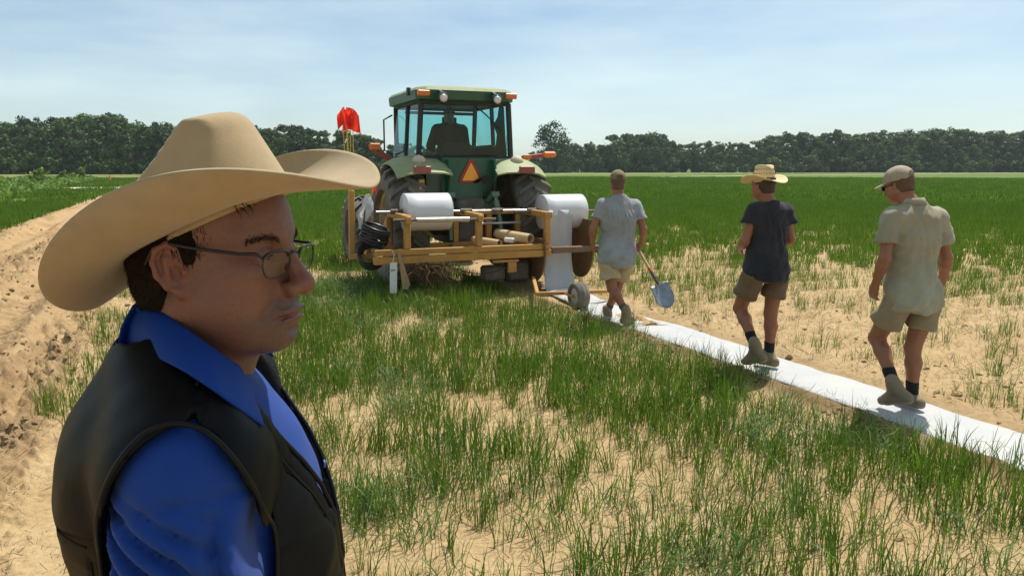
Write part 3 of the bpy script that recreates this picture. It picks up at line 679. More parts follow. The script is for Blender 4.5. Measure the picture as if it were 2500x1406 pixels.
# fenders: curved shell over the rear tyres
def fender(s):
    na, nx = 22, 7; outer = []; xs = np.linspace(0.36, 1.20, nx); R0 = 1.045
    P = np.zeros((na, nx, 3)); Q = np.zeros((na, nx, 3))
    for i in range(na):
        th = R(50+i*(122-50)/(na-1))
        for j in range(nx):
            f = j/(nx-1); drop = 0.085*max(0, (f-0.62)/0.38)**2+0.03*max(0, (0.2-f)/0.2)**2
            rr = R0-drop+0.02*math.sin(math.pi*f); P[i, j] = (s*xs[j], -rr*math.cos(th)*1.10-0.03, 0.93+rr*math.sin(th)*1.0+0.02); Q[i, j] = P[i, j]*1.0
            rr -= 0.03; Q[i, j] = (s*xs[j], -rr*math.cos(th)*1.10-0.03, 0.93+rr*math.sin(th)*1.0+0.02)
    mb = MB(); V = np.concatenate([P.reshape(-1, 3), Q.reshape(-1, 3)]); F = []; o = na*nx
    for i in range(na-1):
        for j in range(nx-1):
            q = [i*nx+j, (i+1)*nx+j, (i+1)*nx+j+1, i*nx+j+1]; F.append(q); F.append([a+o for a in q][::-1])
    bd = [(i, 0) for i in range(na)]+[(na-1, j) for j in range(1, nx)]+[(i, nx-1) for i in range(na-2, -1, -1)]+[(0, j) for j in range(nx-2, 0, -1)]
    for a in range(len(bd)):
        p, q = bd[a], bd[(a+1) % len(bd)]; F.append([p[0]*nx+p[1], q[0]*nx+q[1], o+q[0]*nx+q[1], o+p[0]*nx+p[1]])
    # rear lip
    mb.add(V, F); return mb.build('fender', GREEN_FADED, trac, auto=50)
for s in (-1, 1):
    f = fender(s)
    MB().box((s*0.84, -0.765, 1.80), (0.26, 0.05, 0.11), bev=0.012).build('tail_light', REDL, f)
    MB().lathe([(0, 0.11), (0.05, 0.105), (0.10, 0.07), (0.125, 0.001)], o=(s*0.80, -0.45, 1.90), axis='z', n=20).build('lamp_cover', mat('pale_plastic', (0.52, 0.46, 0.33), 0.7, 0.1), f, smooth=True)
    MB().prism([(-0.20, 0.98), (0.62, 0.98), (0.55, 1.95), (-0.60, 1.95), (-0.66, 1.70)], s*0.37-0.015, s*0.37+0.015, axis='x').build('inner_panel', GREEN, trac)
# signal arms
arm = MB(); arm.beam((0.98, -0.25, 1.985), (1.36, -0.20, 2.03), 0.06, 0.07, 0.01); a_ = arm.build('signal_arm', mat('faded_red_paint', (0.30, 0.06, 0.03), 0.6, 0.15), trac)
MB().box((1.49, -0.21, 2.045), (0.24, 0.07, 0.10), bev=0.03).build('signal_lens', AMBER, a_); MB().box((1.06, -0.272, 2.0), (0.14, 0.02, 0.07), bev=0.006).build('reflector', AMBER, a_)
arm = MB(); arm.beam((-0.98, 0.60, 1.96), (-1.30, 0.62, 2.20), 0.06, 0.08, 0.01); a_ = arm.build('signal_arm', MATS['faded_red_paint'], trac)
MB().box((-1.22, 0.57, 2.16), (0.18, 0.05, 0.12), bev=0.02).build('signal_lens', AMBER, a_)
# rear body panel
pp = MB(); pp.prism([(-0.44, 1.38), (0.44, 1.38), (0.44, 1.98), (-0.44, 1.98)], -0.46, -0.30); pp.prism([(-0.40, 1.04), (0.40, 1.04), (0.44, 1.38), (-0.44, 1.38)], -0.40, -0.28)
pp.build('rear_panel', GREEN, trac)
# slow-vehicle triangle
def tri(w, h, c, y0, y1, cut):
    pts = [(-w/2+cut*0.5, 0), (w/2-cut*0.5, 0), (w/2-cut*0.1, cut*0.9), (cut*0.45, h), (-cut*0.45, h), (-w/2+cut*0.1, cut*0.9)]
    return MB().prism([(a+c[0], b+c[1]) for a, b in pts], y0, y1)
sg = tri(0.40, 0.36, (0.02, 1.60), -0.485, -0.465, 0.05).build('warning_triangle', mat('dark_red_reflective', (0.30, 0.02, 0.02), 0.4, 0.1), trac)
tri(0.285, 0.265, (0.02, 1.635), -0.492, -0.484, 0.015).build('triangle_centre', mat('orange_fluorescent', (0.90, 0.38, 0.03), 0.5, 0.05), sg)
# hitch: lift arms, rockshaft, hydraulic couplers, hoses
mb = MB()
for s in (-1, 1):
    mb.tube([(s*0.30-0.01, -0.42, 1.30), (s*0.36, -0.60, 1.42)], 0.055, 10); mb.tube([(s*0.36-0.06, -0.62, 1.42), (s*0.36+0.06, -0.62, 1.42)], 0.05, 12)
    mb.tube([(s*0.36, -0.62, 1.42), (s*0.40, -0.72, 1.05), (s*0.42, -0.78, 0.75)], [0.03, 0.035, 0.028], 10); mb.tube([(s*0.37, -0.64, 1.32), (s*0.385, -0.70, 1.14)], 0.05, 10)
    mb.beam((s*0.28, -0.25, 0.62), (s*0.46, -1.05, 0.66), 0.05, 0.10)
mb.build('lift_arms', mat('pale_green_paint', (0.07, 0.17, 0.10), 0.45, 0.15, 6, dirt=DUST, dirt_amt=0.4), trac, auto=40)
mb = MB(); g = np.random.default_rng(5)
for i in range(3):
    for j in range(3): mb.lathe([(-0.50, 0.028), (-0.44, 0.028)], o=(0.06+i*0.075-0.02, 0, 1.05+j*0.085), axis='y', n=10)
mb.box((-0.16, -0.43, 1.20), (0.16, 0.1, 0.26), bev=0.01); mb.box((0.24, -0.46, 1.16), (0.14, 0.12, 0.24), bev=0.01); mb.box((-0.05, -0.44, 0.85), (0.5, 0.12, 0.3), bev=0.02); mb.box((-0.12, -0.46, 1.37), (0.26, 0.10, 0.02))
mb.build('coupler_block', GREASE, trac, auto=40)
mb = MB()
for i in range(5):
    z = 1.56+0.01*i; x0 = 0.05+0.02*i
    mb.tube([(x0, -0.47, 1.60), (0.14+0.02*i, -0.56-0.02*i, 1.68+0.01*i), (0.26+0.03*i, -0.60, 1.60), (0.30+0.05*(i-2), -0.55, 1.45), (0.34+0.06*(i-2), -0.50, 1.34)], 0.011, 6)
mb.build('hydraulic_hoses', BLACK, trac, smooth=True)

# ---------------- cab
cab = thing_part('cab', trac)
ZB, ZT = 1.97, 2.83
def cx(z, side): return side*(0.76-0.05*(z-ZB)/(ZT-ZB))
YR = lambda z: -0.30-0.02*(z-ZB)/(ZT-ZB); YF = lambda z: 1.28-0.10*(z-ZB)/(ZT-ZB)
mb = MB()
for s in (-1, 1):
    mb.beam((cx(ZB, s), YR(ZB), ZB), (cx(ZT, s), YR(ZT), ZT), 0.075, 0.075, 0.015); mb.beam((cx(ZB-0.6, s)*0.86, YF(ZB), ZB-0.6), (cx(ZT, s), YF(ZT), ZT), 0.07, 0.07, 0.015)
    mb.beam((cx(ZB, s), 0.42, ZB), (cx(ZT, s), 0.40, ZT), 0.06, 0.06, 0.012)
    mb.beam((cx(ZT, s), YR(ZT), ZT), (cx(ZT, s), YF(ZT), ZT), 0.06, 0.06, 0.01); mb.beam((cx(ZB, s), YR(ZB), ZB), (cx(ZB, s), YF(ZB), ZB), 0.07, 0.07, 0.01)
mb.beam((-0.74, YR(ZB), ZB), (0.74, YR(ZB), ZB), 0.08, 0.08, 0.01); mb.beam((-0.70, YR(ZT), ZT), (0.70, YR(ZT), ZT), 0.06, 0.10, 0.01); mb.beam((-0.70, YF(ZT), ZT), (0.70, YF(ZT), ZT), 0.06, 0.08, 0.01)
mb.box((0, 0.5, 1.93), (1.46, 1.5, 0.05)); mb.box((0, 1.22, 1.75), (1.3, 0.10, 0.5)); 
mb.build('frame', DARK, cab, auto=40)
def pane(p, name='pane'):
    P = np.array(p, float); n = np.cross(P[1]-P[0], P[2]-P[0]); n /= np.linalg.norm(n); V = np.concatenate([P+n*0.003, P-n*0.003]); k = len(P)
    F = [list(range(k)), [k+i for i in range(k)][::-1]]+[[i, k+i, k+(i+1) % k, (i+1) % k] for i in range(k)]
    o = MB().add(V, F).build(name, CABGLASS, cab); return o
pane([(-0.71, YR(ZB), ZB+0.05), (0.71, YR(ZB), ZB+0.05), (0.665, YR(ZT), ZT-0.06), (-0.665, YR(ZT), ZT-0.06)])
pane([(-0.70, YF(ZB), ZB-0.2), (0.70, YF(ZB), ZB-0.2), (0.665, YF(ZT), ZT-0.05), (-0.665, YF(ZT), ZT-0.05)])
for s in (-1, 1):
    pane([(cx(ZB, s), YR(ZB)+0.05, ZB+0.04), (cx(ZB, s), 0.38, ZB+0.04), (cx(ZT, s), 0.37, ZT-0.04), (cx(ZT, s), YR(ZT)+0.05, ZT-0.04)])
    pane([(cx(ZB, s), 0.46, ZB+0.04), (cx(ZB, s), YF(ZB)-0.05, ZB+0.04), (cx(ZT, s), YF(ZT)-0.05, ZT-0.04), (cx(ZT, s), 0.43, ZT-0.04)])
# roof
def ring(z, x, y0, y1, c):
    return [(-x+c, y0, z), (x-c, y0, z), (x, y0+c, z), (x, y1-c, z), (x-c, y1, z), (-x+c, y1, z), (-x, y1-c, z), (-x, y0+c, z)]
rs = [ring(2.835, 0.74, -0.36, 1.34, 0.10), ring(2.85, 0.79, -0.42, 1.40, 0.12), ring(2.97, 0.80, -0.44, 1.42, 0.13), ring(2.985, 0.79, -0.43, 1.41, 0.13)]
mb = MB(); mb.add([p for r_ in rs for p in r_], [[i*8+k, i*8+(k+1) % 8, i*8+8+(k+1) % 8, i*8+8+k] for i in range(3) for k in range(8)]+[list(range(8))[::-1], [24+k for k in range(8)]]); roof = mb.build('roof', GREEN, cab)
rs = [ring(2.985, 0.80, -0.44, 1.42, 0.13), ring(3.03, 0.76, -0.40, 1.38, 0.13), ring(3.065, 0.62, -0.26, 1.22, 0.13), ring(3.075, 0.4, 0.0, 0.9, 0.1)]
mb = MB(); mb.add([p for r_ in rs for p in r_], [[i*8+k, i*8+(k+1) % 8, i*8+8+(k+1) % 8, i*8+8+k] for i in range(3) for k in range(8)]+[list(range(8))[::-1], [24+k for k in range(8)]]); mb.build('roof_cap', GREEN_FADED, roof)
for s in (-1, 1):
    MB().box((s*0.705, -0.44, 2.93), (0.19, 0.06, 0.085), bev=0.012).build('corner_light', AMBER, roof)
    lm = MB(); lm.lathe([(-0.62, 0.074), (-0.60, 0.086), (-0.55, 0.084), (-0.50, 0.045), (-0.46, 0.001)], o=(s*0.43-0.02, 0, 2.855), axis='y', n=24); lm.beam((s*0.43-0.02, -0.52, 2.90), (s*0.43-0.02, -0.42, 2.94), 0.05, 0.10)
    l_ = lm.build('work_lamp', BLACK, roof, auto=40); MB().lathe([(-0.632, 0.001), (-0.63, 0.03), (-0.618, 0.070)], o=(s*0.43-0.02, 0, 2.855), axis='y', n=24).build('lens', LENS, l_, smooth=True)
MB().box((-0.80, 0.05, 2.99), (0.05, 0.10, 0.12), bev=0.01).build('roof_bracket', BLACK, roof)
# wiper, mirror, seat, wheel, handrail
MB().tube([(0.10, -0.35, 2.80), (0.30, -0.355, 2.66), (0.60, -0.35, 2.40)], [0.012, 0.011, 0.007], 6).build('wiper', BLACK, cab)
MB().box((0.18, 1.02, 2.62), (0.26, 0.03, 0.12), bev=0.012).build('mirror', DARK, cab)
st = MB(); st.box((0, 0.30, 2.02), (0.52, 0.50, 0.14), bev=0.05); sb = st.build('seat', DARK, cab, auto=40)
q = MB(); q.prism([(-0.27, 1.98), (0.27, 1.98), (0.24, 2.16), (0.16, 2.225), (-0.16, 2.225), (-0.24, 2.16)], 0.02, 0.12); q.build('seat_back', DARK, cab)
MB().tube([(0.19*math.cos(a), 0.86+0.05*math.sin(a), 2.10+0.16*math.sin(a)) for a in np.linspace(0, 2*math.pi, 25)[:-1]], 0.014, 8, closed=True).build('steering_wheel', BLACK, cab, smooth=True)
MB().box((0.05, 1.05, 2.0), (0.5, 0.25, 0.30), bev=0.04).build('dashboard', DARK, cab, auto=40); MB().box((0.55, 0.25, 2.05), (0.22, 0.9, 0.28), bev=0.04).build('side_console', DARK, cab, auto=40)
MB().prism([(0.52, 2.0), (0.71, 2.0), (0.67, 2.78), (0.60, 2.80), (0.57, 2.62), (0.50, 2.50), (0.56, 2.35)], -0.24, -0.21).build('side_trim', DARK, cab)
MB().tube([(-0.78, 1.15, 2.05), (-0.92, 1.18, 2.12), (-0.92, 1.18, 2.62), (-0.78, 1.15, 2.70)], 0.014, 8).build('handrail', BLACK, cab, smooth=True)
MB().beam((-0.6, 1.0, 2.74), (0.6, 1.0, 2.74), 0.04, 0.05).build('sun_visor_bar', DARK, cab)

# ================================================================== FILM LAYER (implement behind the tractor)
IMU, IMV = 10.3, 4.07
ix, iy = uv2w(IMU, IMV)
imp = thing('film_laying_frame', 'yellow steel film laying frame of square tubes mounted behind the tractor', 'implement', (ix, iy, 0), HEAD)
RUST = mat('rusty_disc', (0.20, 0.105, 0.035), 0.65, 0.3, 4, 0.3, 25, dirt=(0.10, 0.06, 0.03), dirt_amt=0.7, dirt_scale=3)
W_ = 0.085
def part(name, f, m=YEL, auto=40, parent=None):
    mb = MB(); f(mb); return mb.build(name, m, parent or imp, auto=auto)
# lower beams
part('lower_beam', lambda m: m.beam((-1.72, 0, 0.585), (0.92, 0, 0.595), 0.09, 0.10, 0.008))
part('lower_rail', lambda m: m.beam((-1.70, 0, 0.694), (0.90, 0, 0.690), 0.07, 0.08, 0.006))
part('rear_beam', lambda m: m.beam((-1.45, 0.9, 0.66), (1.05, 0.9, 0.66), 0.10, 0.11, 0.008))
for x in (-1.62, -0.25, 0.84): part('cross_beam', lambda m: m.beam((x, 0.052, 0.60), (x, 0.848, 0.63), 0.09, 0.09, 0.008))
# posts of the near row and of the rear row
for x in (-1.25, -0.21, 0.86): part('post', lambda m: (m.beam((x, 0, 0.735), (x, 0, 1.125), W_, W_, 0.008), m.box((x, 0, 1.15), (0.115, 0.12, 0.09), bev=0.008)))
for x, z1 in ((-1.28, 1.12), (-0.74, 0.98), (-0.25, 1.12), (0.29, 1.12), (0.78, 1.12), (1.0, 1.08)): part('post', lambda m: m.beam((x, 0.9, 0.716), (x, 0.9, z1), 0.085, 0.085, 0.008))
part('mast', lambda m: m.beam((-0.74, 1.02, 0.60), (-0.74, 1.02, 1.66), 0.09, 0.09, 0.008))
# arms from the rear row to the near row
for x in (-1.25, -0.21, 0.86): part('top_arm', lambda m: m.beam((x, 0.94, 1.165), (x, 0.062, 1.155), 0.085, 0.085, 0.008))
part('top_beam', lambda m: m.beam((-0.165, 0.9, 1.17), (0.815, 0.9, 1.17), 0.08, 0.09, 0.008))
part('end_beam', lambda m: m.beam((0.906, 0.9, 1.10), (1.95, 0.9, 1.10), 0.09, 0.10, 0.008))
part('end_post', lambda m: m.beam((1.80, 0.96, 0.5), (1.80, 0.96, 1.05), 0.085, 0.085, 0.008))
# shafts
part('roll_shaft', lambda m: m.tube([(-1.55, 0.52, 1.215), (0.95, 0.52, 1.19)], 0.019, 12), STEEL)
part('roll_shaft', lambda m: m.tube([(0.55, 0.50, 1.178), (2.05, 0.50, 1.158)], 0.022, 12), GREASE)
for x in (-1.25, -0.21, 0.28, 0.86): part('bearing', lambda m: (m.tube([(x-0.09, 0.52, 1.215-0.012*(x+1)), (x+0.09, 0.52, 1.214-0.012*(x+1))], 0.036, 12), m.box((x, 0.52, 1.205-0.012*(x+1)), (0.06, 0.09, 0.05), bev=0.008)), GREASE)
part('guide_shaft', lambda m: m.tube([(-1.46, -0.075, 1.135), (0.02, -0.075, 1.115)], 0.019, 12), GREASE)
part('guide_sleeve', lambda m: m.tube([(-1.14, -0.075, 1.131), (-0.38, -0.075, 1.121)], 0.034, 14), STEEL)
for x in (-1.25, -0.21): part('shaft_clamp', lambda m: m.box((x, -0.078, 1.128), (0.085, 0.05, 0.10), bev=0.01), YEL)
part('tie_rod', lambda m: m.tube([(0.05, 0.7, 1.0), (0.74, 0.7, 1.0)], 0.018, 8), STEEL)
# under the frame
part('tee_bracket', lambda m: (m.box((0.20, 0.0, 0.505), (0.40, 0.06, 0.035), bev=0.004), m.box((0.30, 0, 0.41), (0.13, 0.06, 0.155), bev=0.008)))
part('shank', lambda m: (m.beam((0.28, 0.35, 0.56), (0.22, 0.25, 0.16), 0.09, 0.03), m.box((0.12, 0.30, 0.30), (0.34, 0.20, 0.22), bev=0.03)), GREASE)
part('plough_body', lambda m: (m.box((0.55, 0.45, 0.30), (0.40, 0.30, 0.34), bev=0.06), m.beam((0.55, 0.45, 0.40), (0.55, 0.45, 0.62), 0.06, 0.06)), GREASE)
part('brown_cross_bar', lambda m: m.beam((0.92, -0.01, 0.63), (1.72, -0.01, 0.63), 0.10, 0.09, 0.008), mat('brown_steel', (0.12, 0.065, 0.04), 0.6, 0.2, 6, dirt=(0.3, 0.2, 0.1), dirt_amt=0.4))
# big round-bottomed side plates
def plate(x, y, r, zc, ztop, name='side_disc'):
    mb = MB(); n = 28; pts = [(y+r*0.93*math.sin(t), zc-r*math.cos(t)) for t in np.linspace(-math.pi/2-0.25, math.pi/2+0.25, n)]
    pts = [(y-r*0.9, ztop)]+pts+[(y+r*0.9, ztop)]; mb.prism(pts, x-0.012, x+0.012, axis='x')
    mb.tube([(x-0.05, y, zc), (x+0.05, y, zc)], 0.06, 14); return mb.build(name, RUST, imp)
plate(0.80, 0.34, 0.46, 0.60, 0.80); plate(1.60, 0.36, 0.47, 0.62, 1.06)
part('press_wheel_arm', lambda m: (m.beam((0.12, -1.22, 0.21), (1.30, -1.18, 0.17), 0.06, 0.045, 0.006), m.beam((0.16, -1.18, 0.21), (0.62, -0.05, 0.24), 0.05, 0.045, 0.006)))
pw = thing_part('press_wheel', imp, (0.655, -1.40, 0.178))
mb = MB(); hw = 0.085
mb.lathe([(-hw*0.6, 0.105), (-hw, 0.125), (-hw*1.05, 0.15), (-hw*0.85, 0.174), (-hw*0.4, 0.178), (-hw*0.36, 0.173), (-hw*0.3, 0.178), (hw*0.3, 0.178), (hw*0.36, 0.173), (hw*0.4, 0.178), (hw*0.85, 0.174), (hw*1.05, 0.15), (hw, 0.125), (hw*0.6, 0.105)], n=40).build('tyre', RUBBER, pw, auto=50)
MB().lathe([(-hw*0.7, 0.106), (-hw*0.35, 0.09), (-hw*0.3, 0.045), (-hw*0.75, 0.035), (-hw*0.75, 0.001)], n=28).build('rim', mat('pale_rim', (0.50, 0.46, 0.38), 0.5, 0.15, 8, dirt=DUST, dirt_amt=0.5), pw, auto=40)
MB().tube([(-hw*1.3, 0, 0), (hw*0.8, 0, 0)], 0.018, 10).beam((-hw*1.25, 0, 0), (-hw*1.5, 0.2, 0.02), 0.02, 0.03).build('axle', YEL, pw)
# left marker posts
part('marker_post', lambda m: (m.beam((-1.90, 0.55, 0.56), (-1.88, 0.55, 1.52), 0.075, 0.075, 0.006), m.beam((-1.93, 0.55, 0.60), (-1.60, 0.40, 0.60), 0.07, 0.07)))
part('marker_post', lambda m: (m.beam((-1.655, 0.58, 0.60), (-1.64, 0.58, 1.46), 0.07, 0.07, 0.006)))
for z in (1.28, 1.05, 1.40): part('post_band', lambda m: m.box((-1.642, 0.58, z), (0.085, 0.085, 0.03), bev=0.004), BLACK)
# clump of roots and soil caught under the frame
g = np.random.default_rng(12); mb = MB()
for k in range(170):
    p = np.array([-0.95+g.normal(0, 0.16), 0.02+g.normal(0, 0.07), 0.50+g.normal(0, 0.02)]); q = [p]; d = np.array([g.normal(0, 0.6), g.normal(0, 0.4), -1.0]); L = g.uniform(0.08, 0.34)
    for s in range(3): q.append(q[-1]+(d+g.normal(0, 0.5, 3))*L/3/1.2)
    mb.tube(q, [0.007, 0.006, 0.004, 0.002], 4, cap=False)
mb.box((-0.95, 0.03, 0.47), (0.42, 0.16, 0.09), bev=0.04)
o = mb.build('root_clump', mat('dry_roots', (0.13, 0.075, 0.035), 0.95, 0.4, 20)); o.location = (ix, iy, 0); o.rotation_euler = (0, 0, HEAD); tag(o, 'tangled clump of brown roots and soil hanging under the yellow frame', 'root clump')
# wire slack under the frame
part('slack_cable', lambda m: m.tube([(-0.7+1.1*t, -0.02, 0.50-0.16*math.sin(math.pi*t)) for t in np.linspace(0, 1, 14)], 0.007, 6), BLACK)

# ---------------- rolls of white film
FILM = mat('white_film', (0.60, 0.61, 0.62), 0.33, 0.03, 3, 0.10, 7, coat=0.1)
FILM_GND = mat('white_film_laid', (0.41, 0.42, 0.43), 0.42, 0.03, 3, 0.6, 6, dirt=(0.55, 0.47, 0.34), dirt_amt=0.42, dirt_scale=2.6, bdist=0.02)
CARD = mat('cardboard', (0.52, 0.38, 0.20), 0.9, 0.12, 14, 0.15, 60)
def w_imp(x, y, z): q = uv2w(IMU+y, IMV+x); return np.array([q[0], q[1], z])
def roll(x0, x1, y, z, r, label):
    c = w_imp((x0+x1)/2, y, z); t = thing('film_roll', label, 'film roll', c, HEAD, 'white film rolls on the frame'); h = (x1-x0)/2
    MB().lathe([(-h, 0.045), (-h, r*0.97), (-h+0.008, r), (-h*0.5, r*1.003), (h*0.5, r*1.002), (h-0.008, r), (h, r*0.97), (h, 0.045)], n=72).build('film', FILM, t, auto=50)
    MB().lathe([(-h-0.02, 0.030), (-h-0.02, 0.044), (h+0.02, 0.044), (h+0.02, 0.030)], n=20, closed=True).build('core', CARD, t, auto=40); return t
roll(-1.15, -0.49, 0.52, 1.205, 0.268, 'thick white film roll on the frame in front of the left tractor tyre')
roll(1.00, 1.68, 0.50, 1.165, 0.262, 'white film roll unwinding down to the ground beside the man in the grey shirt')
# the laid film: down from the roll, under the press wheel, then back along the field
def film_strip():
    path = []; cxv = []; wd = []
    zc, rr, yc = 1.165, 0.266, 0.50
    for a in np.linspace(-60, 0, 7): path.append((yc-rr*math.cos(R(a))*1.0, zc+rr*math.sin(R(-a))*0.4)); cxv.append(1.21); wd.append(0.40)
    path = [(0.235, 1.20)]; cxv = [1.20]; wd = [0.42]
    for k in range(1, 15):
        t = k/14; path.append((0.235-0.06*t-0.30*max(0, t-0.6)**1.3*2, 1.20*(1-t)+0.012*t)); cxv.append(1.20-0.10*t); wd.append(0.42+0.08*t)
    y = path[-1][0]
    n0 = len(path); us = np.arange(y-0.06, -12.5, -0.06)
    for q in us: path.append((q, 0)); f = min(1, (y-q)/2.2); cxv.append(1.10+(0.87-1.10)*f); wd.append(0.50+0.12*f)
    nw = 23; P = np.zeros((len(path), nw, 3)); g = np.random.default_rng(4)
    for i, (yy, zz) in enumerate(path):
        for j in range(nw):
            s = j/(nw-1)*2-1
            edge = 0.028*(fbm(np.array([yy*1.3+(3 if s > 0 else 60)]), np.array([0.5]), 3)[0]-0.5)*abs(s)**3*2.2
            x = cxv[i]+s*wd[i]/2+edge; p = w_imp(x, yy, zz)
            if i >= n0-1:
                hb = np.mean([hgt(*uv2w(IMU+yy, IMV+cxv[i]+o)) for o in (-0.3, 0, 0.3)])
                bulge = 0.012*(1-abs(s)**4)+0.030*(fbm(np.array([yy*0.9]), np.array([s*0.7+5]), 3)[0]-0.5)+0.026*(fbm(np.array([yy*4.5]), np.array([s*1.5+9]), 2)[0]-0.5)-0.012*max(0, abs(s)-0.85)/0.15
                p[2] = hb+0.036+bulge
            else: p = w_imp(x, yy+0.012*math.sin(s*5+zz*3), zz)
            P[i, j] = p
    mb = MB(); mb.grid(P); o = mb.build('film_strip', FILM_GND, None, smooth=True)
    md = o.modifiers.new('thickness', 'SOLIDIFY'); md.thickness = 0.004; md.offset = 0
    tag(o, 'long white plastic film strip laid on the soil under the workers', 'plastic film')
film_strip()
# loose soil thrown on the film
def soil_heap(px, py, r, h, seed, label):
    c = gnd(px, py); g = np.random.default_rng(seed); n = 20; P = np.zeros((12, n, 3)); hb = hgt(c[0], c[1])
    for i in range(12):
        for k in range(n):
            a = 2*math.pi*k/n; f = i/11; rr = r*f*(1+0.35*math.sin(2*a+seed)+0.15*math.sin(5*a)); z = h*(1-f**1.6)*(0.75+0.5*g.random())
            q = UV_U*rr*math.cos(a)*1.7+UV_V*rr*math.sin(a)*0.75; P[i, k] = (c[0]+q[0], c[1]+q[1], hb+0.03+z-0.03*f)
    mb = MB(); V = P.transpose(1, 0, 2); mb.grid(V, close_u=True); o = mb.build('soil_heap', soil_mat(), None, smooth=True); tag(o, label, 'soil')
soil_heap(1545, 783, 0.26, 0.085, 3, 'small heap of sandy soil on the film beside the grey-shirted man')
soil_heap(1590, 800, 0.24, 0.06, 5, 'flat scatter of sandy soil on the film behind the grey-shirted man')

# ---------------- chain lying on the film
ch = thing('chain', 'grey steel chain trailing over the white film behind the small press wheel', 'chain', (0, 0, 0))
A, B = gnd(1408, 760, 0.07), gnd(1490, 779, 0.09); nlk = 9; mb = MB(); d = B-A; Lc = np.linalg.norm(d); d /= Lc; sd = np.cross(d, [0, 0, 1]); sd /= np.linalg.norm(sd)
for k in range(nlk):
    c = A+(B-A)*(k+0.5)/nlk; ax = sd if k % 2 else np.array([0, 0, 1.]); ax = ax*0.8+np.cross(d, ax)*0.3
    pts_ = [c+d*math.cos(t)*0.034+ax*math.sin(t)*0.02 for t in np.linspace(0, 2*math.pi, 13)[:-1]]
    MB().tube(pts_, 0.0065, 6, closed=True).build('link', STEEL, ch, smooth=True)

# ---------------- things lying on the frame
def tube_thing(name, a, b, r, label, m=CARD, cat='tube', hollow=True, n=20):
    a = np.array(a); b = np.array(b); c = (a+b)/2; L = np.linalg.norm(b-a)/2; t = bpy.data.objects.new(name, None); COL.objects.link(t)
    t.location = w_imp(*c); dv = w_imp(*b)-w_imp(*a); t.rotation_euler = Vector(dv).to_track_quat('X', 'Z').to_euler(); tag(t, label, cat, 'empty roll cores')
    MB().lathe([(-L, r*0.8), (-L, r), (L, r), (L, r*0.8)], n=n, closed=True).build('wall', m, t, auto=40)
    MB().lathe([(-L+0.01, r*1.012), (-L+0.03, r*1.012)], n=n).build('tape_band', mat('brown_tape', (0.25, 0.13, 0.05), 0.5, 0.1), t); return t
part('shelf', lambda m: (m.box((0.30, 0.45, 0.632), (1.0, 0.7, 0.012)),), mat('weathered_board', (0.30, 0.21, 0.12), 0.9, 0.3, 8))
tube_thing('cardboard_tube', (0.36, 0.72, 0.84), (0.62, 0.06, 0.80), 0.076, 'short wide cardboard tube with open end lying on the yellow frame')
tube_thing('cardboard_tube', (-0.06, 0.62, 0.77), (0.14, 0.08, 0.75), 0.055, 'slim cardboard tube lying low on the frame left of the wide one')
t = bpy.data.objects.new('spray_can', None); COL.objects.link(t); t.location = w_imp(0.36, 0.22, 0.78); t.rotation_euler = (R(90), 0, HEAD+R(20)); tag(t, 'small white can lying beside the wide cardboard tube', 'can')
MB().lathe([(-0.09, 0.03), (-0.088, 0.037), (0.07, 0.037), (0.085, 0.028), (0.085, 0.001)], axis='z', n=18).build('body', mat('white_can', (0.7, 0.7, 0.68), 0.4, 0.05), t, auto=40)
MB().lathe([(0.085, 0.018), (0.115, 0.018), (0.115, 0.001)], axis='z', n=14).build('cap', mat('grey_cap', (0.3, 0.3, 0.3), 0.5, 0.05), t, auto=40)
# coils of black drip hose
HOSE = mat('black_hose', (0.012, 0.012, 0.014), 0.32, 0.1)
def coil(c, r, turns, w, rx, ry, label):
    t = bpy.data.objects.new('hose_coil', None); COL.objects.link(t); t.location = w_imp(*c); t.rotation_euler = (rx, ry, HEAD); tag(t, label, 'hose', 'coils of black hose')
    for k in range(turns):
        z = (k-(turns-1)/2)*w/turns; rr = r*(1+0.04*math.sin(k*2.1))
        MB().tube([(rr*math.cos(a), rr*0.96*math.sin(a), z+0.012*math.sin(a+k)) for a in np.linspace(0, 2*math.pi, 37)[:-1]], w/turns*0.52, 8, closed=True).build('turn', HOSE, t, smooth=True)
    return t
coil((-1.60, 0.40, 0.92), 0.185, 6, 0.23, R(12), R(14), 'upper coil of black ribbed hose hanging on the left post')
coil((-1.67, 0.34, 0.64), 0.175, 8, 0.24, R(52), R(-24), 'lower coil of black ribbed hose with its open end facing us')
# plastic bag draped on the post
g = np.random.default_rng(31); P = np.zeros((16, 18, 3))
for i in range(16):
    for j in range(18):
        a = 2*math.pi*j/18; f = i/15; rr = 0.035+0.055*math.sin(math.pi*min(1, f*1.1))*(1+0.35*math.sin(3*a+f*7))+0.015*g.random(); lean = -0.16*f**1.4
        P[i, j] = (rr*math.cos(a)*0.9+lean*0.7, rr*math.sin(a)*0.8, -0.45*f)
t = thing('plastic_bag', 'crumpled translucent white plastic bag hanging on the left post', 'bag', w_imp(-1.66, 0.50, 1.44), HEAD)
MB().grid(P.transpose(1, 0, 2), close_u=True).build('sack', mat('clear_plastic', (0.70, 0.72, 0.72), 0.3, 0.15, 20, 0.8, 30, trans=0.5), t, smooth=True)
MB().tube([(0.03, 0, 0), (0.0, -0.05, 0.03), (-0.04, 0, 0.0)], 0.008, 6).build('knot', MATS['clear_plastic'], t)
# black strap looping down the post
o = MB().tube([tuple(w_imp(-1.66, 0.5, 1.4)-0), tuple(w_imp(-1.72, 0.44, 1.25)), tuple(w_imp(-1.76, 0.42, 1.0)), tuple(w_imp(-1.77, 0.42, 0.85))], 0.010, 6).build('strap', BLACK, None, smooth=True); tag(o, 'thin black strap running down beside the plastic bag', 'strap')
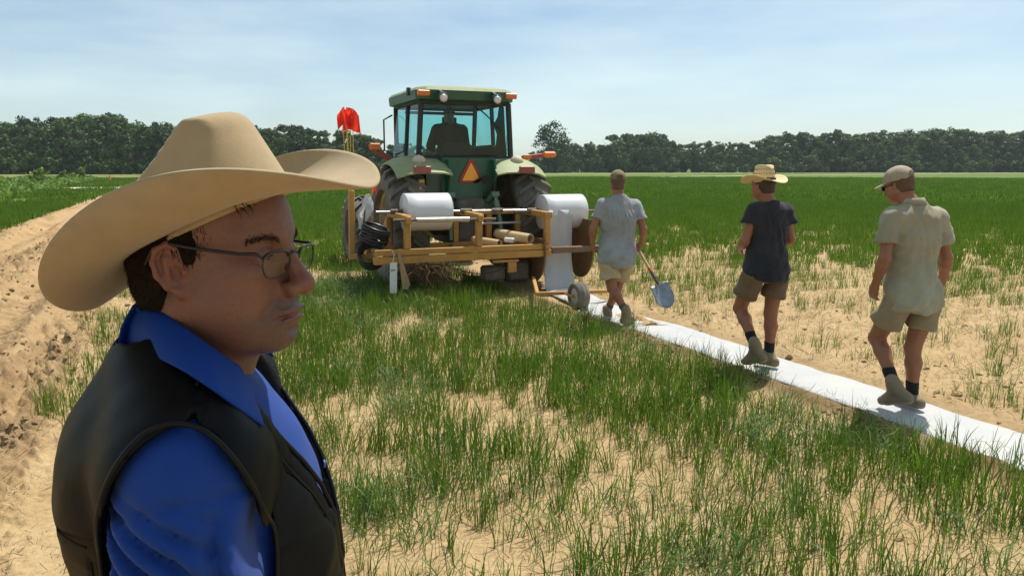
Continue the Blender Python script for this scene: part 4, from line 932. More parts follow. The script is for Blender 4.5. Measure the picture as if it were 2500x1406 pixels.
# hanging tag and scraper
t = thing('label_tag', 'white paper tag hanging from the left end of the yellow beam', 'tag', w_imp(-1.48, -0.085, 0.70), HEAD)
MB().box((0.005, 0, -0.34), (0.10, 0.006, 0.42), Matrix.Rotation(R(2), 3, 'Y'), bev=0.002).build('card', mat('white_card', (0.66, 0.66, 0.63), 0.6, 0.08), t)
MB().tube([(0.0, 0.03, 0.03), (0.02, -0.01, -0.02), (0.0, 0, -0.14)], 0.006, 6).build('string', mat('cloth_strip', (0.6, 0.55, 0.42), 0.9, 0.1), t)
for k, (dx, dz, w) in enumerate(((-0.018, -0.235, 0.012), (0.0, -0.235, 0.012), (0.018, -0.235, 0.012))): MB().box((dx, -0.004, dz), (w, 0.002, 0.022)).build('print_mark', mat('dark_print', (0.06, 0.06, 0.07), 0.7, 0.0), t)
t = thing('scraper_blade', 'tan cloth strip hanging beside the white tag under the beam', 'cloth', w_imp(-1.40, -0.07, 0.62), HEAD)
MB().prism([(-0.01, 0.08), (0.03, 0.08), (0.16, -0.36), (0.12, -0.43), (0.05, -0.42), (0.02, -0.1)], -0.006, 0.006).build('strip', mat('tan_cloth', (0.36, 0.24, 0.12), 0.9, 0.15, 10, 0.3), t)
# marker flags
FLAG = mat('red_flag', (0.92, 0.06, 0.03), 0.6, 0.08, 6, 0.2, 8, trans=0.4)
WIRE = mat('yellow_wire', (0.62, 0.42, 0.02), 0.5, 0.1)
def flag_bundle(base, ht, n, size, label, seed):
    g = np.random.default_rng(seed); t = thing('marker_flags', label, 'flags', base, HEAD)
    for k in range(n):
        dx, dy = g.uniform(-0.05, 0.05, 2); lean = g.uniform(-0.05, 0.05)
        MB().tube([(dx*0.5, dy*0.5, 0), (dx+lean*0.3, dy, ht*0.5), (dx+lean, dy, ht)], 0.0055, 6).build('wire', WIRE, t)
        nu, nv = 9, 9; P = np.zeros((nu, nv, 3)); a0 = g.uniform(-1.3, 1.3)+(math.pi if k % 2 else 0); s1 = g.uniform(0.8, 1.1)*size
        for i in range(nu):
            for j in range(nv):
                f = i/(nu-1); h = j/(nv-1); P[i, j] = (dx+lean+s1*f*math.cos(a0)*0.62, dy+s1*f*math.sin(a0)*0.8+0.045*math.sin(f*6+k+h*3), ht+0.01-s1*h*0.85-f*f*size*0.28+0.018*math.sin(h*7+k+f*4))
        MB().grid(P).build('flag', FLAG, t, smooth=True)
flag_bundle(w_imp(-1.89, 0.55, 1.50), 1.12, 6, 0.30, 'bundle of bright red flags on tall yellow wires beside the tractor', 3)
flag_bundle(w_imp(-1.62, 0.55, 1.45), 0.17, 2, 0.15, 'small red flag stuck on the short yellow post', 9)

# ================================================================== SCULPTING IN A VOLUME (people)
class Vol:
    def __init__(s, lo, hi, h):
        s.h = h; s.lo = np.array(lo, float); n = np.ceil((np.array(hi)-s.lo)/h).astype(int)+1
        s.ax = [(s.lo[i]+h*np.arange(n[i])).astype(np.float32) for i in range(3)]; s.F = np.full(n, 1.0, np.float32)
    def _sl(s, lo, hi):
        sl = []
        for i in range(3):
            a = int(max(0, math.floor((lo[i]-s.lo[i])/s.h))); b = int(min(len(s.ax[i]), math.ceil((hi[i]-s.lo[i])/s.h)+1))
            if b <= a: return None
            sl.append(slice(a, b))
        return tuple(sl)
    def _pts(s, sl, M):
        x, y, z = s.ax[0][sl[0]][:, None, None], s.ax[1][sl[1]][None, :, None], s.ax[2][sl[2]][None, None, :]
        if M is None: return x, y, z
        A = np.array(M.inverted()) if isinstance(M, Matrix) else np.linalg.inv(M)
        return tuple((A[i, 0]*x+A[i, 1]*y+A[i, 2]*z+A[i, 3]).astype(np.float32) for i in range(3))
    def put(s, fn, lo, hi, k=0.01, op='u', M=None, pad=0.03):
        pad = pad+k
        if M is not None:
            A = np.array(M); c = np.array([[x, y, z, 1] for x in (lo[0], hi[0]) for y in (lo[1], hi[1]) for z in (lo[2], hi[2])])@A.T
            lo, hi = c[:, :3].min(0), c[:, :3].max(0)
        sl = s._sl(np.array(lo)-pad, np.array(hi)+pad)
        if sl is None: return s
        d = fn(*s._pts(sl, M)); a = s.F[sl]
        if op == 'u': h = np.clip(0.5+0.5*(d-a)/k, 0, 1); s.F[sl] = d*(1-h)+a*h-k*h*(1-h)
        else: h = np.clip(0.5-0.5*(d+a)/k, 0, 1); s.F[sl] = a*(1-h)-d*h+k*h*(1-h)
        return s
    def cone(s, a, b, ra, rb, k=0.012, op='u', M=None):
        a = np.array(a, float); b = np.array(b, float); ab = b-a; L2 = max(float(ab@ab), 1e-10)
        def fn(x, y, z):
            t = np.clip(((x-a[0])*ab[0]+(y-a[1])*ab[1]+(z-a[2])*ab[2])/L2, 0, 1)
            return np.sqrt((x-a[0]-t*ab[0])**2+(y-a[1]-t*ab[1])**2+(z-a[2]-t*ab[2])**2)-(ra+(rb-ra)*t)
        r = max(ra, rb); return s.put(fn, np.minimum(a, b)-r, np.maximum(a, b)+r, k, op, M)
    def ell(s, c, r, k=0.012, op='u', M=None, rot=None):
        c = np.array(c, float); r = np.array(r, float)
        if rot is not None:
            L = Matrix.Translation(c) @ Matrix(rot).to_4x4(); M = (M @ L) if M is not None else L; c = np.zeros(3)
        def fn(x, y, z):
            X, Y, Z = x-c[0], y-c[1], z-c[2]; k0 = np.sqrt((X/r[0])**2+(Y/r[1])**2+(Z/r[2])**2); k1 = np.sqrt((X/r[0]**2)**2+(Y/r[1]**2)**2+(Z/r[2]**2)**2)+1e-9
            return k0*(k0-1)/k1
        return s.put(fn, c-r, c+r, k, op, M)
    def clip(s, fn, k=0.004, M=None):
        """keep where fn<0"""
        d = fn(*s._pts((slice(None),)*3, M)); a = s.F; h = np.clip(0.5-0.5*(d-a)/k, 0, 1)
        s.F = (d*(1-h)+a*h+k*h*(1-h)).astype(np.float32); return s
    def warp(s, fn, M=None):
        s.F = s.F+fn(*s._pts((slice(None),)*3, M)); return s
    def mesh(s):
        F = s.F; h = s.h
        if True:
            m = F[1:-1, 1:-1, 1:-1]; F = np.full(F.shape, 1.0, np.float32); F[1:-1, 1:-1, 1:-1] = m
        ins = F < 0; nx, ny, nz = F.shape
        cnt = np.zeros((nx-1, ny-1, nz-1), np.int8)
        for i in (0, 1):
            for j in (0, 1):
                for k in (0, 1): cnt += ins[i:nx-1+i, j:ny-1+j, k:nz-1+k]
        cells = np.argwhere((cnt > 0) & (cnt < 8)); idm = -np.ones((nx-1, ny-1, nz-1), np.int32); idm[tuple(cells.T)] = np.arange(len(cells))
        acc = np.zeros((len(cells), 3)); num = np.zeros(len(cells)); I, J, K = cells.T
        cor = [(0, 0, 0), (1, 0, 0), (0, 1, 0), (1, 1, 0), (0, 0, 1), (1, 0, 1), (0, 1, 1), (1, 1, 1)]
        val = [F[I+a, J+b, K+c] for a, b, c in cor]
        for p, q in ((0, 1), (2, 3), (4, 5), (6, 7), (0, 2), (1, 3), (4, 6), (5, 7), (0, 4), (1, 5), (2, 6), (3, 7)):
            fa, fb = val[p], val[q]; m = (fa < 0) != (fb < 0); t = np.where(m, fa/(fa-fb+1e-12), 0); A = np.array(cor[p]); B = np.array(cor[q])
            acc += np.where(m[:, None], A+t[:, None]*(B-A), 0); num += m
        V = (cells+acc/num[:, None])*h+s.lo
        Q = []
        for ax in range(3):
            o1, o2 = (ax+1) % 3, (ax+2) % 3
            sl0 = [slice(None)]*3; sl1 = [slice(None)]*3; sl0[ax] = slice(0, -1); sl1[ax] = slice(1, None)
            a, b = ins[tuple(sl0)], ins[tuple(sl1)]; E = np.argwhere(a != b)
            ok = (E[:, o1] > 0) & (E[:, o2] > 0) & (E[:, o1] < F.shape[o1]-1) & (E[:, o2] < F.shape[o2]-1); E = E[ok]; fl = a[tuple(E.T)]
            def cid(d1, d2):
                c = E.copy(); c[:, o1] -= d1; c[:, o2] -= d2; return idm[tuple(c.T)]
            q = np.stack([cid(1, 1), cid(0, 1), cid(0, 0), cid(1, 0)], 1); q[~fl] = q[~fl][:, ::-1]; Q.append(q)
        return V, np.concatenate(Q)
def vol_obj(name, vols, m, parent, colf=None):
    Vs, Fs, n = [], [], 0
    for v in vols:
        V, F = v.mesh(); Vs.append(V); Fs.append(F+n); n += len(V)
    V = np.concatenate(Vs); F = np.concatenate(Fs)
    me = mesh_np(name, V, [F], {'tone': colf(V)} if colf is not None else None); me.shade_smooth()
    return obj(name, me, m, parent)
def nrm(v): v = np.array(v, float); return v/np.linalg.norm(v)
def n3(x, y, z, f, seed=0):
    """cheap smooth 3D noise, -1..1"""
    return (np.sin(f*(1.0*x+0.7*y+0.3*z)+seed)+np.sin(f*(-0.6*x+1.1*y+0.5*z)+seed*2.1+1.3)+np.sin(f*(0.4*x-0.5*y+1.2*z)+seed*1.7+2.9)+np.sin(f*(0.9*x+0.8*y-0.9*z)*1.7+seed*0.7))/4

# ---------------- a head: x forward, y left, z up, origin between the ear canals
def sculpt_head(v, M, fine=True, fat=0.0, neck=True, ears=True):
    E, C = v.ell, v.cone; s2 = (-1, 1)
    E((-0.010, 0, 0.046), (0.099, 0.078, 0.088), 0.02, M=M); E((0.030, 0, 0.046), (0.067, 0.067, 0.062), 0.03, M=M)
    E((0.036, 0, -0.020), (0.057, 0.060, 0.072), 0.03, M=M)
    for s in s2:
        C((-0.002, s*0.050, -0.046), (0.068, s*0.018, -0.085), 0.020+fat*0.3, 0.017, 0.03, M=M)
        E((0.040, s*0.043, -0.038), (0.040, 0.026+fat*0.4, 0.046), 0.03, M=M); E((0.062, s*0.047, -0.006), (0.024, 0.018, 0.016), 0.02, M=M)
        C((0.086, s*0.010, 0.034), (0.069, s*0.050, 0.034), 0.0125, 0.010, 0.014, M=M)
    E((0.079, 0, -0.087), (0.019, 0.022, 0.017), 0.014, M=M)
    if fat > 0: E((0.016, 0, -0.088), (0.050, 0.044, 0.020), 0.03, M=M); E((-0.014, 0, -0.112), (0.044, 0.052, 0.05), 0.03, M=M)
    E((0.080, 0, -0.056), (0.023, 0.032, 0.028), 0.018, M=M)
    for s in s2: E((0.099, s*0.033, 0.014), (0.019, 0.020, 0.0125), 0.012, 's', M=M)
    if fine:
        for s in s2: E((0.0785, s*0.0315, 0.013), (0.0140, 0.0150, 0.0135), 0.006, M=M)
    C((0.094, 0, 0.020), (0.1145, 0, -0.022), 0.0085, 0.0110, 0.012, M=M); E((0.1155, 0, -0.0265), (0.0130, 0.0145, 0.0125), 0.008, M=M)
    for s in s2: E((0.104, s*0.0150, -0.0315), (0.0125, 0.0085, 0.0095), 0.006, M=M)
    if fine:
        for s in s2:
            E((0.110, s*0.0075, -0.0410), (0.0065, 0.0040, 0.0055), 0.003, 's', M=M)
            C((0.1005, s*0.0225, -0.034), (0.086, s*0.040, -0.058), 0.0010, 0.0010, 0.014, 's', M=M)
            C((0.0945, s*0.028, -0.0645), (0.0925, s*0.033, -0.0665), 0.0018, 0.0012, 0.006, 's', M=M)
        E((0.1000, 0, -0.0568), (0.0060, 0.0260, 0.0032), 0.006, M=M); E((0.0990, 0, -0.0670), (0.0060, 0.0230, 0.0042), 0.006, M=M)
        for s in s2: C((0.1075, s*0.0, -0.0620), (0.0935, s*0.029, -0.0645), 0.0015, 0.0015, 0.004, 's', M=M)
        E((0.101, 0, -0.0815), (0.006, 0.017, 0.0045), 0.008, 's', M=M)
    if ears:
        for s in s2:
            ro = Matrix.Rotation(R(-22*s), 3, 'Z') @ Matrix.Rotation(R(-14), 3, 'Y'); L = Matrix.Translation((-0.003, s*0.077, 0.002)) @ ro.to_4x4() @ Matrix.Scale(0.88, 4); ME = (M @ L) if M is not None else L
            E((0.0, 0, 0.0), (0.019, 0.0065, 0.034), 0.006, M=ME)
            if fine:
                hel = [(0.012, s*0.003, 0.010), (0.013, s*0.004, 0.024), (0.004, s*0.005, 0.0345), (-0.010, s*0.006, 0.032), (-0.0185, s*0.007, 0.018), (-0.0195, s*0.007, 0.0), (-0.013, s*0.006, -0.018), (-0.004, s*0.004, -0.028)]
                for p, q in zip(hel[:-1], hel[1:]): C(p, q, 0.0042, 0.0042, 0.003, M=ME)
                E((0.001, s*0.003, -0.030), (0.009, 0.006, 0.0095), 0.005, M=ME)
                E((0.003, s*0.008, -0.004), (0.0085, 0.0075, 0.0125), 0.004, 's', M=ME); C((-0.011, s*0.010, 0.020), (-0.012, s*0.010, -0.008), 0.0038, 0.003, 0.004, 's', M=ME)
                C((-0.004, s*0.005, 0.018), (-0.009, s*0.005, -0.012), 0.0035, 0.0035, 0.004, M=ME); E((0.013, s*0.004, -0.006), (0.0045, 0.005, 0.007), 0.004, M=ME)
    if neck: C((-0.018, 0, -0.05), (-0.050, 0, -0.185), 0.060, 0.066, 0.025, M=M)

SKIN_COL = np.array([0.42, 0.185, 0.10])
SKIN = mat('skin', (0.40, 0.18, 0.10), 0.5, 0.07, 60, 0.12, 350, attr='tone', sss=0.06, bdist=0.002)
HAIR = mat('brown_hair', (0.045, 0.026, 0.015), 0.6, 0.3, 90, 0.7, 220, stretch=(1, 1, 0.3), bdist=0.004)
def fr(o, fwd, up=(0, 0, 1)):
    """4x4 with x=fwd, z~up"""
    x = nrm(fwd); y = nrm(np.cross(up, x)); z = np.cross(x, y); M = np.eye(4); M[:3, 0] = x; M[:3, 1] = y; M[:3, 2] = z; M[:3, 3] = o; return Matrix(M.tolist())

def fingers(v, wrist, direction, palm_n, thumb_side, curl=0.5, size=1.0, k=0.004):
    """hand growing from the wrist: palm plus four unequal fingers and a thumb leaving the side of the palm"""
    d = nrm(direction); n = nrm(np.array(palm_n)-d*np.dot(palm_n, d)); t = nrm(np.cross(d, n))*thumb_side; w = np.array(wrist, float); S = size
    v.cone(w, w+d*0.05*S, 0.026*S, 0.026*S, 0.012)
    for i in range(4):
        off = (1.5-i)*0.0195*S; base = w+d*0.082*S+t*off; v.cone(w+d*0.02*S+t*off*0.7, base, 0.0150*S, 0.0115*S, 0.010)
        L = [0.072, 0.080, 0.074, 0.058][i]*S; p = base; dd = d
        for j, f in enumerate((0.44, 0.32, 0.24)):
            a = curl*(0.75 if j == 0 else 1.0); dd = nrm(dd*math.cos(a)+n*math.sin(a)-d*0); q = p+dd*L*f; v.cone(p, q, (0.0098-0.0008*j)*S, (0.0092-0.0009*j)*S, k); n2 = nrm(n-dd*np.dot(n, dd)); p = q
    p = w+d*0.025*S+t*0.022*S; q = p+nrm(d*0.7+t*0.55+n*0.35)*0.038*S; v.cone(p, q, 0.0135*S, 0.0115*S, 0.008); q2 = q+nrm(d*0.85+t*0.05+n*0.5)*0.030*S; v.cone(q, q2, 0.0110*S, 0.0090*S, k)

def boot(v, ankle, heel, toe, r=1.0):
    ankle, heel, toe = map(np.array, (ankle, heel, toe)); f = nrm(toe-heel); up = nrm(ankle-(heel*0.75+toe*0.25))
    v.cone(ankle+up*0.045, ankle, 0.056*r, 0.054*r, 0.012); v.cone(ankle, heel+up*0.045+f*0.01, 0.054*r, 0.044*r, 0.03)
    v.cone(heel+up*0.042, heel*0.35+toe*0.65+up*0.042, 0.042*r, 0.044*r, 0.02); v.cone(heel*0.35+toe*0.65+up*0.042, toe-f*0.035+up*0.034, 0.046*r, 0.036*r, 0.02)
    v.cone(ankle, heel*0.4+toe*0.6+up*0.05, 0.044*r, 0.038*r, 0.03)

def limb_pts(*p): return [np.array(q, float) for q in p]

class Worker:
    """skeleton points in the person's own frame: x to the right of our view, y away from us, z up"""
    def __init__(s, name_label, px, py, fac):
        s.o = gnd(px, py); d = nrm([s.o[0], s.o[1], 0]); s.n = d; s.rz = math.atan2(-d[0], d[1]); s.r = np.array([d[1], -d[0], 0.]); s.fac = fac
        s.root = thing('person', name_label, 'person', (s.o[0], s.o[1], hgt(s.o[0], s.o[1])*0+0.0), s.rz)
    def P(s, px, py, dy=0.0):
        q = aty(px, py, s.o+s.n*dy, s.n)-s.o; return np.array([q@s.r, q@s.n, q[2]])

# ================================================================== WORKERS
def cloth(name, col, **k):
    return mat(name, col, 0.9, k.get('var', 0.10), k.get('scale', 7), k.get('bump', 0.35), k.get('bscale', 9), spec=0.2, sheen=0.05, bdist=k.get('bdist', 0.012), col2=k.get('col2'), dirt=k.get('dirt'), dirt_amt=k.get('dirt_amt', 0), dirt_scale=k.get('dirt_scale', 3), stretch=k.get('stretch'))
BOOT = cloth('suede_boot', (0.24, 0.185, 0.12), bscale=40, bump=0.3, bdist=0.004)
SOLE = mat('boot_sole', (0.30, 0.24, 0.16), 0.9, 0.15)
def tone_fn(base, red=None):
    def f(V):
        t = np.tile(np.array(base), (len(V), 1)); q = n3(V[:, 0], V[:, 1], V[:, 2], 22)[:, None]; return np.clip(t*(1+0.07*q), 0, 1)
    return f
def build_worker(W, J, shirt, shorts, skin=(0.275, 0.108, 0.052), girth=1.0, sleeve=0.62, sock=0.08, hem_drop=0.0, collar=False, head_fwd=(0, 1, 0), hair_col=HAIR, curlL=0.55, curlR=0.55, gripR=None, sockmat=None, shoulder_r=0.075, shorts_len=0.55, flare=1.0, boots=BOOT, nape=0.055):
    sl, sr, hl, hr, nk, hd = J['shL'], J['shR'], J['hipL'], J['hipR'], J['neck'], J['head']
    right = nrm(sr-sl); mid = (sl+sr)/2; pel = (hl+hr)/2; up = nrm(mid-pel); fwd = nrm(np.cross(up, right)); right = np.cross(fwd, up)
    rot = np.stack([right, fwd, up], 1); Rm = Matrix(rot.tolist()); hf = nrm(head_fwd); MH = fr(hd, hf, nrm(up*0.3+np.array([0, 0, 1])*0.7-hf*np.dot(np.array([0, 0, 1]), hf)))
    allp = np.array(list(J.values())); lo = allp.min(0)-0.22; hi = allp.max(0)+0.25; lo[2] = -0.02
    G = girth
    def torso(v, e, low=True):
        v.ell(mid-up*0.20+fwd*0.01, (0.165*G+e, 0.112*G+e, 0.24+e), 0.05, rot=Rm); v.ell(mid*0.25+pel*0.75+up*0.04+fwd*0.015*G, (0.152*G+e, 0.118*G+e, 0.17+e), 0.06, rot=Rm)
        v.cone(sl+right*0.045-up*0.045, sr-right*0.045-up*0.045, shoulder_r+e, shoulder_r+e, 0.05); v.cone(mid-up*0.02, nk-up*0.045, 0.082+e, 0.058+e, 0.04)
        for q_ in (sl, sr): v.cone(q_*0.75+mid*0.25-up*0.030, nk*0.8+mid*0.2-up*0.05, 0.046+e, 0.050+e, 0.045)
        if low: v.ell(pel+up*0.03-fwd*0.02, (0.150*G**0.6+e, 0.115*G**0.6+e, 0.11+e), 0.05, rot=Rm)
    # ---- body (skin), one surface
    v = Vol(lo, hi, 0.0085); torso(v, -0.012)
    sculpt_head(v, MH, fine=False, fat=0.01, neck=False); v.cone(nk-up*0.05, hd-up*0.03-hf*0.015, 0.062, 0.056, 0.03)
    for a, b, c, h in (('shL', 'elL', 'wrL', 'haL'), ('shR', 'elR', 'wrR', 'haR')):
        v.cone(J[a]-up*0.03+(mid-J[a])*0.10, J[b], 0.044, 0.041, 0.02); m_ = J[b]*0.75+J[c]*0.25; v.cone(J[b], m_, 0.041, 0.044, 0.02); v.cone(m_, J[c], 0.043, 0.027, 0.02)
        s = 1 if h == 'haR' else -1
        inward = nrm(-right*s*0.9+fwd*0.25) if gripR is None or s < 0 else gripR
        fingers(v, J[c], J[h]-J[c], inward, -1 if s < 0 else 1, curlL if s < 0 else curlR, 1.0)
    for h, kx, an in (('hipL', 'knL', 'anL'), ('hipR', 'knR', 'anR')):
        v.cone(J[h], J[kx], 0.082*G**0.6, 0.058, 0.03); m_ = J[kx]*0.66+J[an]*0.34; back = nrm(np.cross(J[an]-J[kx], right)); back = back*np.sign(-np.dot(back, fwd)+1e-6)
        v.cone(J[kx], m_+back*0.010, 0.055, 0.058, 0.025); v.cone(m_+back*0.010, J[an], 0.057, 0.036, 0.025)
    vol_obj('body', [v], SKIN, W.root, tone_fn(skin))
    # ---- shirt
    v = Vol(lo, hi, 0.008); e = 0.016; torso(v, e, low=False)
    v.cone(pel+up*0.20, pel+up*(0.02-hem_drop)-fwd*0.012, 0.05, 0.05, 0.02); v.ell(pel+up*0.05-fwd*0.015, (0.196*G**0.6, 0.168*G**0.6, 0.21), 0.06, rot=Rm)
    for a, b in (('shL', 'elL'), ('shR', 'elR')):
        q = J[a]*(1-sleeve)+J[b]*sleeve; ax = nrm(J[b]-J[a]); v2 = Vol(lo, hi, 0.008); v2.cone(J[a]-up*0.02+(mid-J[a])*0.06, q+ax*0.06, 0.058, 0.074*flare, 0.02); v2.clip(lambda x, y, z: (x-q[0])*ax[0]+(y-q[1])*ax[1]+(z-q[2])*ax[2], 0.006)
        k = 0.035; h = np.clip(0.5+0.5*(v2.F-v.F)/k, 0, 1); v.F = v2.F*(1-h)+v.F*h-k*h*(1-h)
    hem = pel-up*(0.035+hem_drop)
    v.clip(lambda x, y, z: -((x-hem[0])*up[0]+(y-hem[1])*up[1]+(z-hem[2])*up[2])-0.012*np.sin(9*(x*right[0]+y*right[1])+1), 0.008)
    nb = nk-up*0.015
    v.clip(lambda x, y, z: ((x-nb[0])*up[0]+(y-nb[1])*up[1]+(z-nb[2])*up[2])-0.10*np.clip((x-nb[0])*fwd[0]+(y-nb[1])*fwd[1], -1, 0)*-1, 0.01)
    def fold(x, y, z):
        a = x*right[0]+y*right[1]+z*right[2]-mid@right; b = z-mid[2]; w = np.exp(-((b+0.15)/0.35)**2)
        return (0.0065*(1-2*np.abs(np.sin(58*a+7*b+2.2*np.sin(8*b+5*a)+2.4*n3(x, y, z, 9, 1))))*w*np.clip(0.25+1.3*n3(x, y, z, 11, 4), 0, 1)+0.010*n3(x, y, z, 24)+0.006*n3(x, y, z, 55, 2)+0.006*np.sin(46*b+22*np.abs(a))*np.clip(-(b+0.28)*4, 0, 1)).astype(np.float32)
    v.warp(fold); vol_obj('shirt', [v], shirt, W.root)
    # ---- shorts
    v = Vol(lo, hi, 0.008); v.ell(pel+up*0.05-fwd*0.02, (0.160*G**0.6, 0.125*G**0.6, 0.10), 0.05, rot=Rm)
    for h, kx in (('hipL', 'knL'), ('hipR', 'knR')):
        q = J[h]*(1-shorts_len)+J[kx]*shorts_len; ax = nrm(J[kx]-J[h]); v2 = Vol(lo, hi, 0.008); v2.cone(J[h]-up*0.01, q+ax*0.09, 0.094*G**0.6, 0.100*G**0.6*flare, 0.03); v2.clip(lambda x, y, z: (x-q[0])*ax[0]+(y-q[1])*ax[1]+(z-q[2])*ax[2], 0.006)
        k = 0.025; hh = np.clip(0.5+0.5*(v2.F-v.F)/k, 0, 1); v.F = v2.F*(1-hh)+v.F*hh-k*hh*(1-hh)
    v.warp(lambda x, y, z: (0.008*n3(x, y, z, 26, 3)+0.005*np.sin(40*z+25*(x*right[0]+y*right[1]))).astype(np.float32)); vol_obj('shorts', [v], shorts, W.root)
    # ---- socks and boots
    for an, kx, he, to in (('anL', 'knL', 'heL', 'toL'), ('anR', 'knR', 'heR', 'toR')):
        dk = nrm(J[kx]-J[an]); c0 = J[an]; vl, vh = np.minimum.reduce([J[an], J[he], J[to]])-0.12, np.maximum.reduce([J[an], J[he], J[to]])+0.25
        v = Vol(vl, vh, 0.007); v.cone(c0-dk*0.03, c0+dk*(0.025+sock), 0.043, 0.047, 0.01); vol_obj('sock', [v], sockmat or SOCK, W.root)
        v = Vol(vl, vh, 0.007); boot(v, c0-dk*0.055, J[he], J[to], 0.88); f = nrm(J[to]-J[he]); un = nrm((c0-(J[he]*0.75+J[to]*0.25))-f*np.dot(c0-(J[he]*0.75+J[to]*0.25), f)); p0 = J[he]
        v.clip(lambda x, y, z: -((x-p0[0])*un[0]+(y-p0[1])*un[1]+(z-p0[2])*un[2])+0.012, 0.004); v.warp(lambda x, y, z: (0.0025*n3(x, y, z, 70)).astype(np.float32)); b = vol_obj('boot', [v], boots, W.root)
        v = Vol(vl, vh, 0.006); boot(v, c0-dk*0.055, J[he], J[to], 1.0); v.clip(lambda x, y, z: np.abs((x-p0[0])*un[0]+(y-p0[1])*un[1]+(z-p0[2])*un[2]-0.010)-0.013, 0.003); vol_obj('sole', [v], SOLE, b)
    # ---- hair
    v = Vol(hd-0.16, hd+0.20, 0.007); v.ell((-0.016, 0, 0.040), (0.102, 0.083, 0.092), 0.01, M=MH); v.cone((-0.035, 0, -0.02), (-0.035, 0, -0.09), 0.068, 0.062, 0.02, M=MH); v.clip(lambda x, y, z: -(z+nape+1.2*np.maximum(x+0.02, 0)+0.0*y), 0.01, M=MH); v.clip(lambda x, y, z: x-0.035-0.25*np.maximum(z, 0), 0.01, M=MH); v.warp(lambda x, y, z: (0.004*n3(x, y, z, 120)).astype(np.float32)); vol_obj('hair', [v], hair_col, W.root)
    return MH, dict(up=up, fwd=fwd, right=right, mid=mid, pel=pel, nk=nk)
SOCK = cloth('black_sock', (0.018, 0.018, 0.018), bscale=60, bump=0.2, bdist=0.003)

def cap(W, MH, m, m2, tilt=-8, back_gap=True):
    root = thing_part('cap', W.root); L = MH @ Matrix.Translation((0, 0, 0.055)) @ Matrix.Rotation(R(tilt), 4, 'Y')
    lo = np.array(MH.translation)-0.2; hi = np.array(MH.translation)+0.28
    v = Vol(lo, hi, 0.006); v.ell((-0.010, 0, 0.0), (0.111, 0.091, 0.094), 0.01, M=L); v.clip(lambda x, y, z: -(z+0.020), 0.004, M=L)
    if back_gap: v.ell((-0.115, 0, 0.0), (0.03, 0.038, 0.032), 0.006, 's', M=L)
    v.warp(lambda x, y, z: 0.0015*n3(x, y, z, 90).astype(np.float32)); vol_obj('dome', [v], m, root)
    P = np.zeros((13, 9, 3))
    for i in range(13):
        a = R(-62+i*124/12)
        for j in range(9):
            f = j/8; r0 = np.array([0.100*math.cos(a)-0.008, 0.084*math.sin(a)]); r1 = np.array([0.092+0.085*math.cos(a*1.25)**0.6 if abs(a*1.25) < 1.57 else 0.092, 0.082*math.sin(a)])
            q = r0*(1-f)+r1*f; P[i, j] = (q[0], q[1], -0.006-0.018*f-1.6*q[1]**2)
    Pw = (np.concatenate([P.reshape(-1, 3), np.ones((117, 1))], 1) @ np.array(L).T)[:, :3].reshape(13, 9, 3)
    o = MB().grid(Pw).build('bill', m2, root, smooth=True); sd = o.modifiers.new('t', 'SOLIDIFY'); sd.thickness = 0.005
    b = MB().lathe([(0.0, 0.007), (0.004, 0.006), (0.006, 0.001)], axis='z', n=10).build('button', m, root, smooth=True); b.matrix_local = L @ Matrix.Translation((-0.008, 0, 0.090))
    if back_gap:
        st = [np.array(L @ Vector((-0.008-0.103*math.cos(a), 0.085*math.sin(a), -0.006))) for a in np.linspace(-0.5, 0.5, 9)]
        MB().tube(st, 0.007, 6).build('strap', m, root, smooth=True)
    return root

# ---------------- the man in the grey T-shirt with the shovel
W1 = Worker('man in light grey T-shirt and tan shorts walking with a shovel beside the frame', 1508, 792, None); P = W1.P
J = dict(head=P(1508, 446, 0.03), neck=P(1511, 472, 0.0), shL=P(1468, 494, -0.06), shR=P(1556, 498, 0.06), elL=P(1448, 558, -0.10), elR=P(1571, 560, 0.02), wrL=P(1446, 594, -0.06), wrR=P(1567, 591, 0.10), haL=P(1455, 622, -0.04), haR=P(1556, 607, 0.13),
         hipL=P(1484, 634, -0.05), hipR=P(1526, 634, 0.06), knL=P(1494, 703, -0.08), knR=P(1507, 702, 0.16), anL=P(1523, 752, -0.16), anR=P(1487, 750, 0.20))
J['heL'] = P(1521, 796, -0.16); J['toL'] = P(1551, 795, -0.02); J['toL'][2] = max(0.03, J['heL'][2]); J['heR'] = P(1489, 781, 0.20); J['toR'] = P(1480, 774, 0.40)
for q in ('heL', 'toL', 'heR', 'toR'): J[q][2] = max(J[q][2], 0.045)
GREYTEE = cloth('grey_jersey', (0.31, 0.325, 0.335), var=0.06, col2=(0.22, 0.225, 0.225), scale=3.0); TAN = cloth('tan_cotton', (0.42, 0.33, 0.19), var=0.08)
MH1, F1 = build_worker(W1, J, GREYTEE, TAN, girth=1.30, sleeve=0.60, sock=0.0, hem_drop=0.03, head_fwd=nrm([-0.22, 1, -0.12]), nape=0.085, curlR=0.95, gripR=nrm([-0.35, -0.4, -0.6]), shorts_len=0.68, flare=1.06, hair_col=mat('sandy_hair', (0.11, 0.052, 0.025), 0.6, 0.25, 90, 0.6, 200), sockmat=cloth('grey_sock', (0.10, 0.085, 0.07)))
cap(W1, MH1, mat('olive_cap', (0.19, 0.15, 0.085), 0.9, 0.2, 20, 0.2, 80), MATS['olive_cap'] if 'olive_cap' in MATS else None, -6)
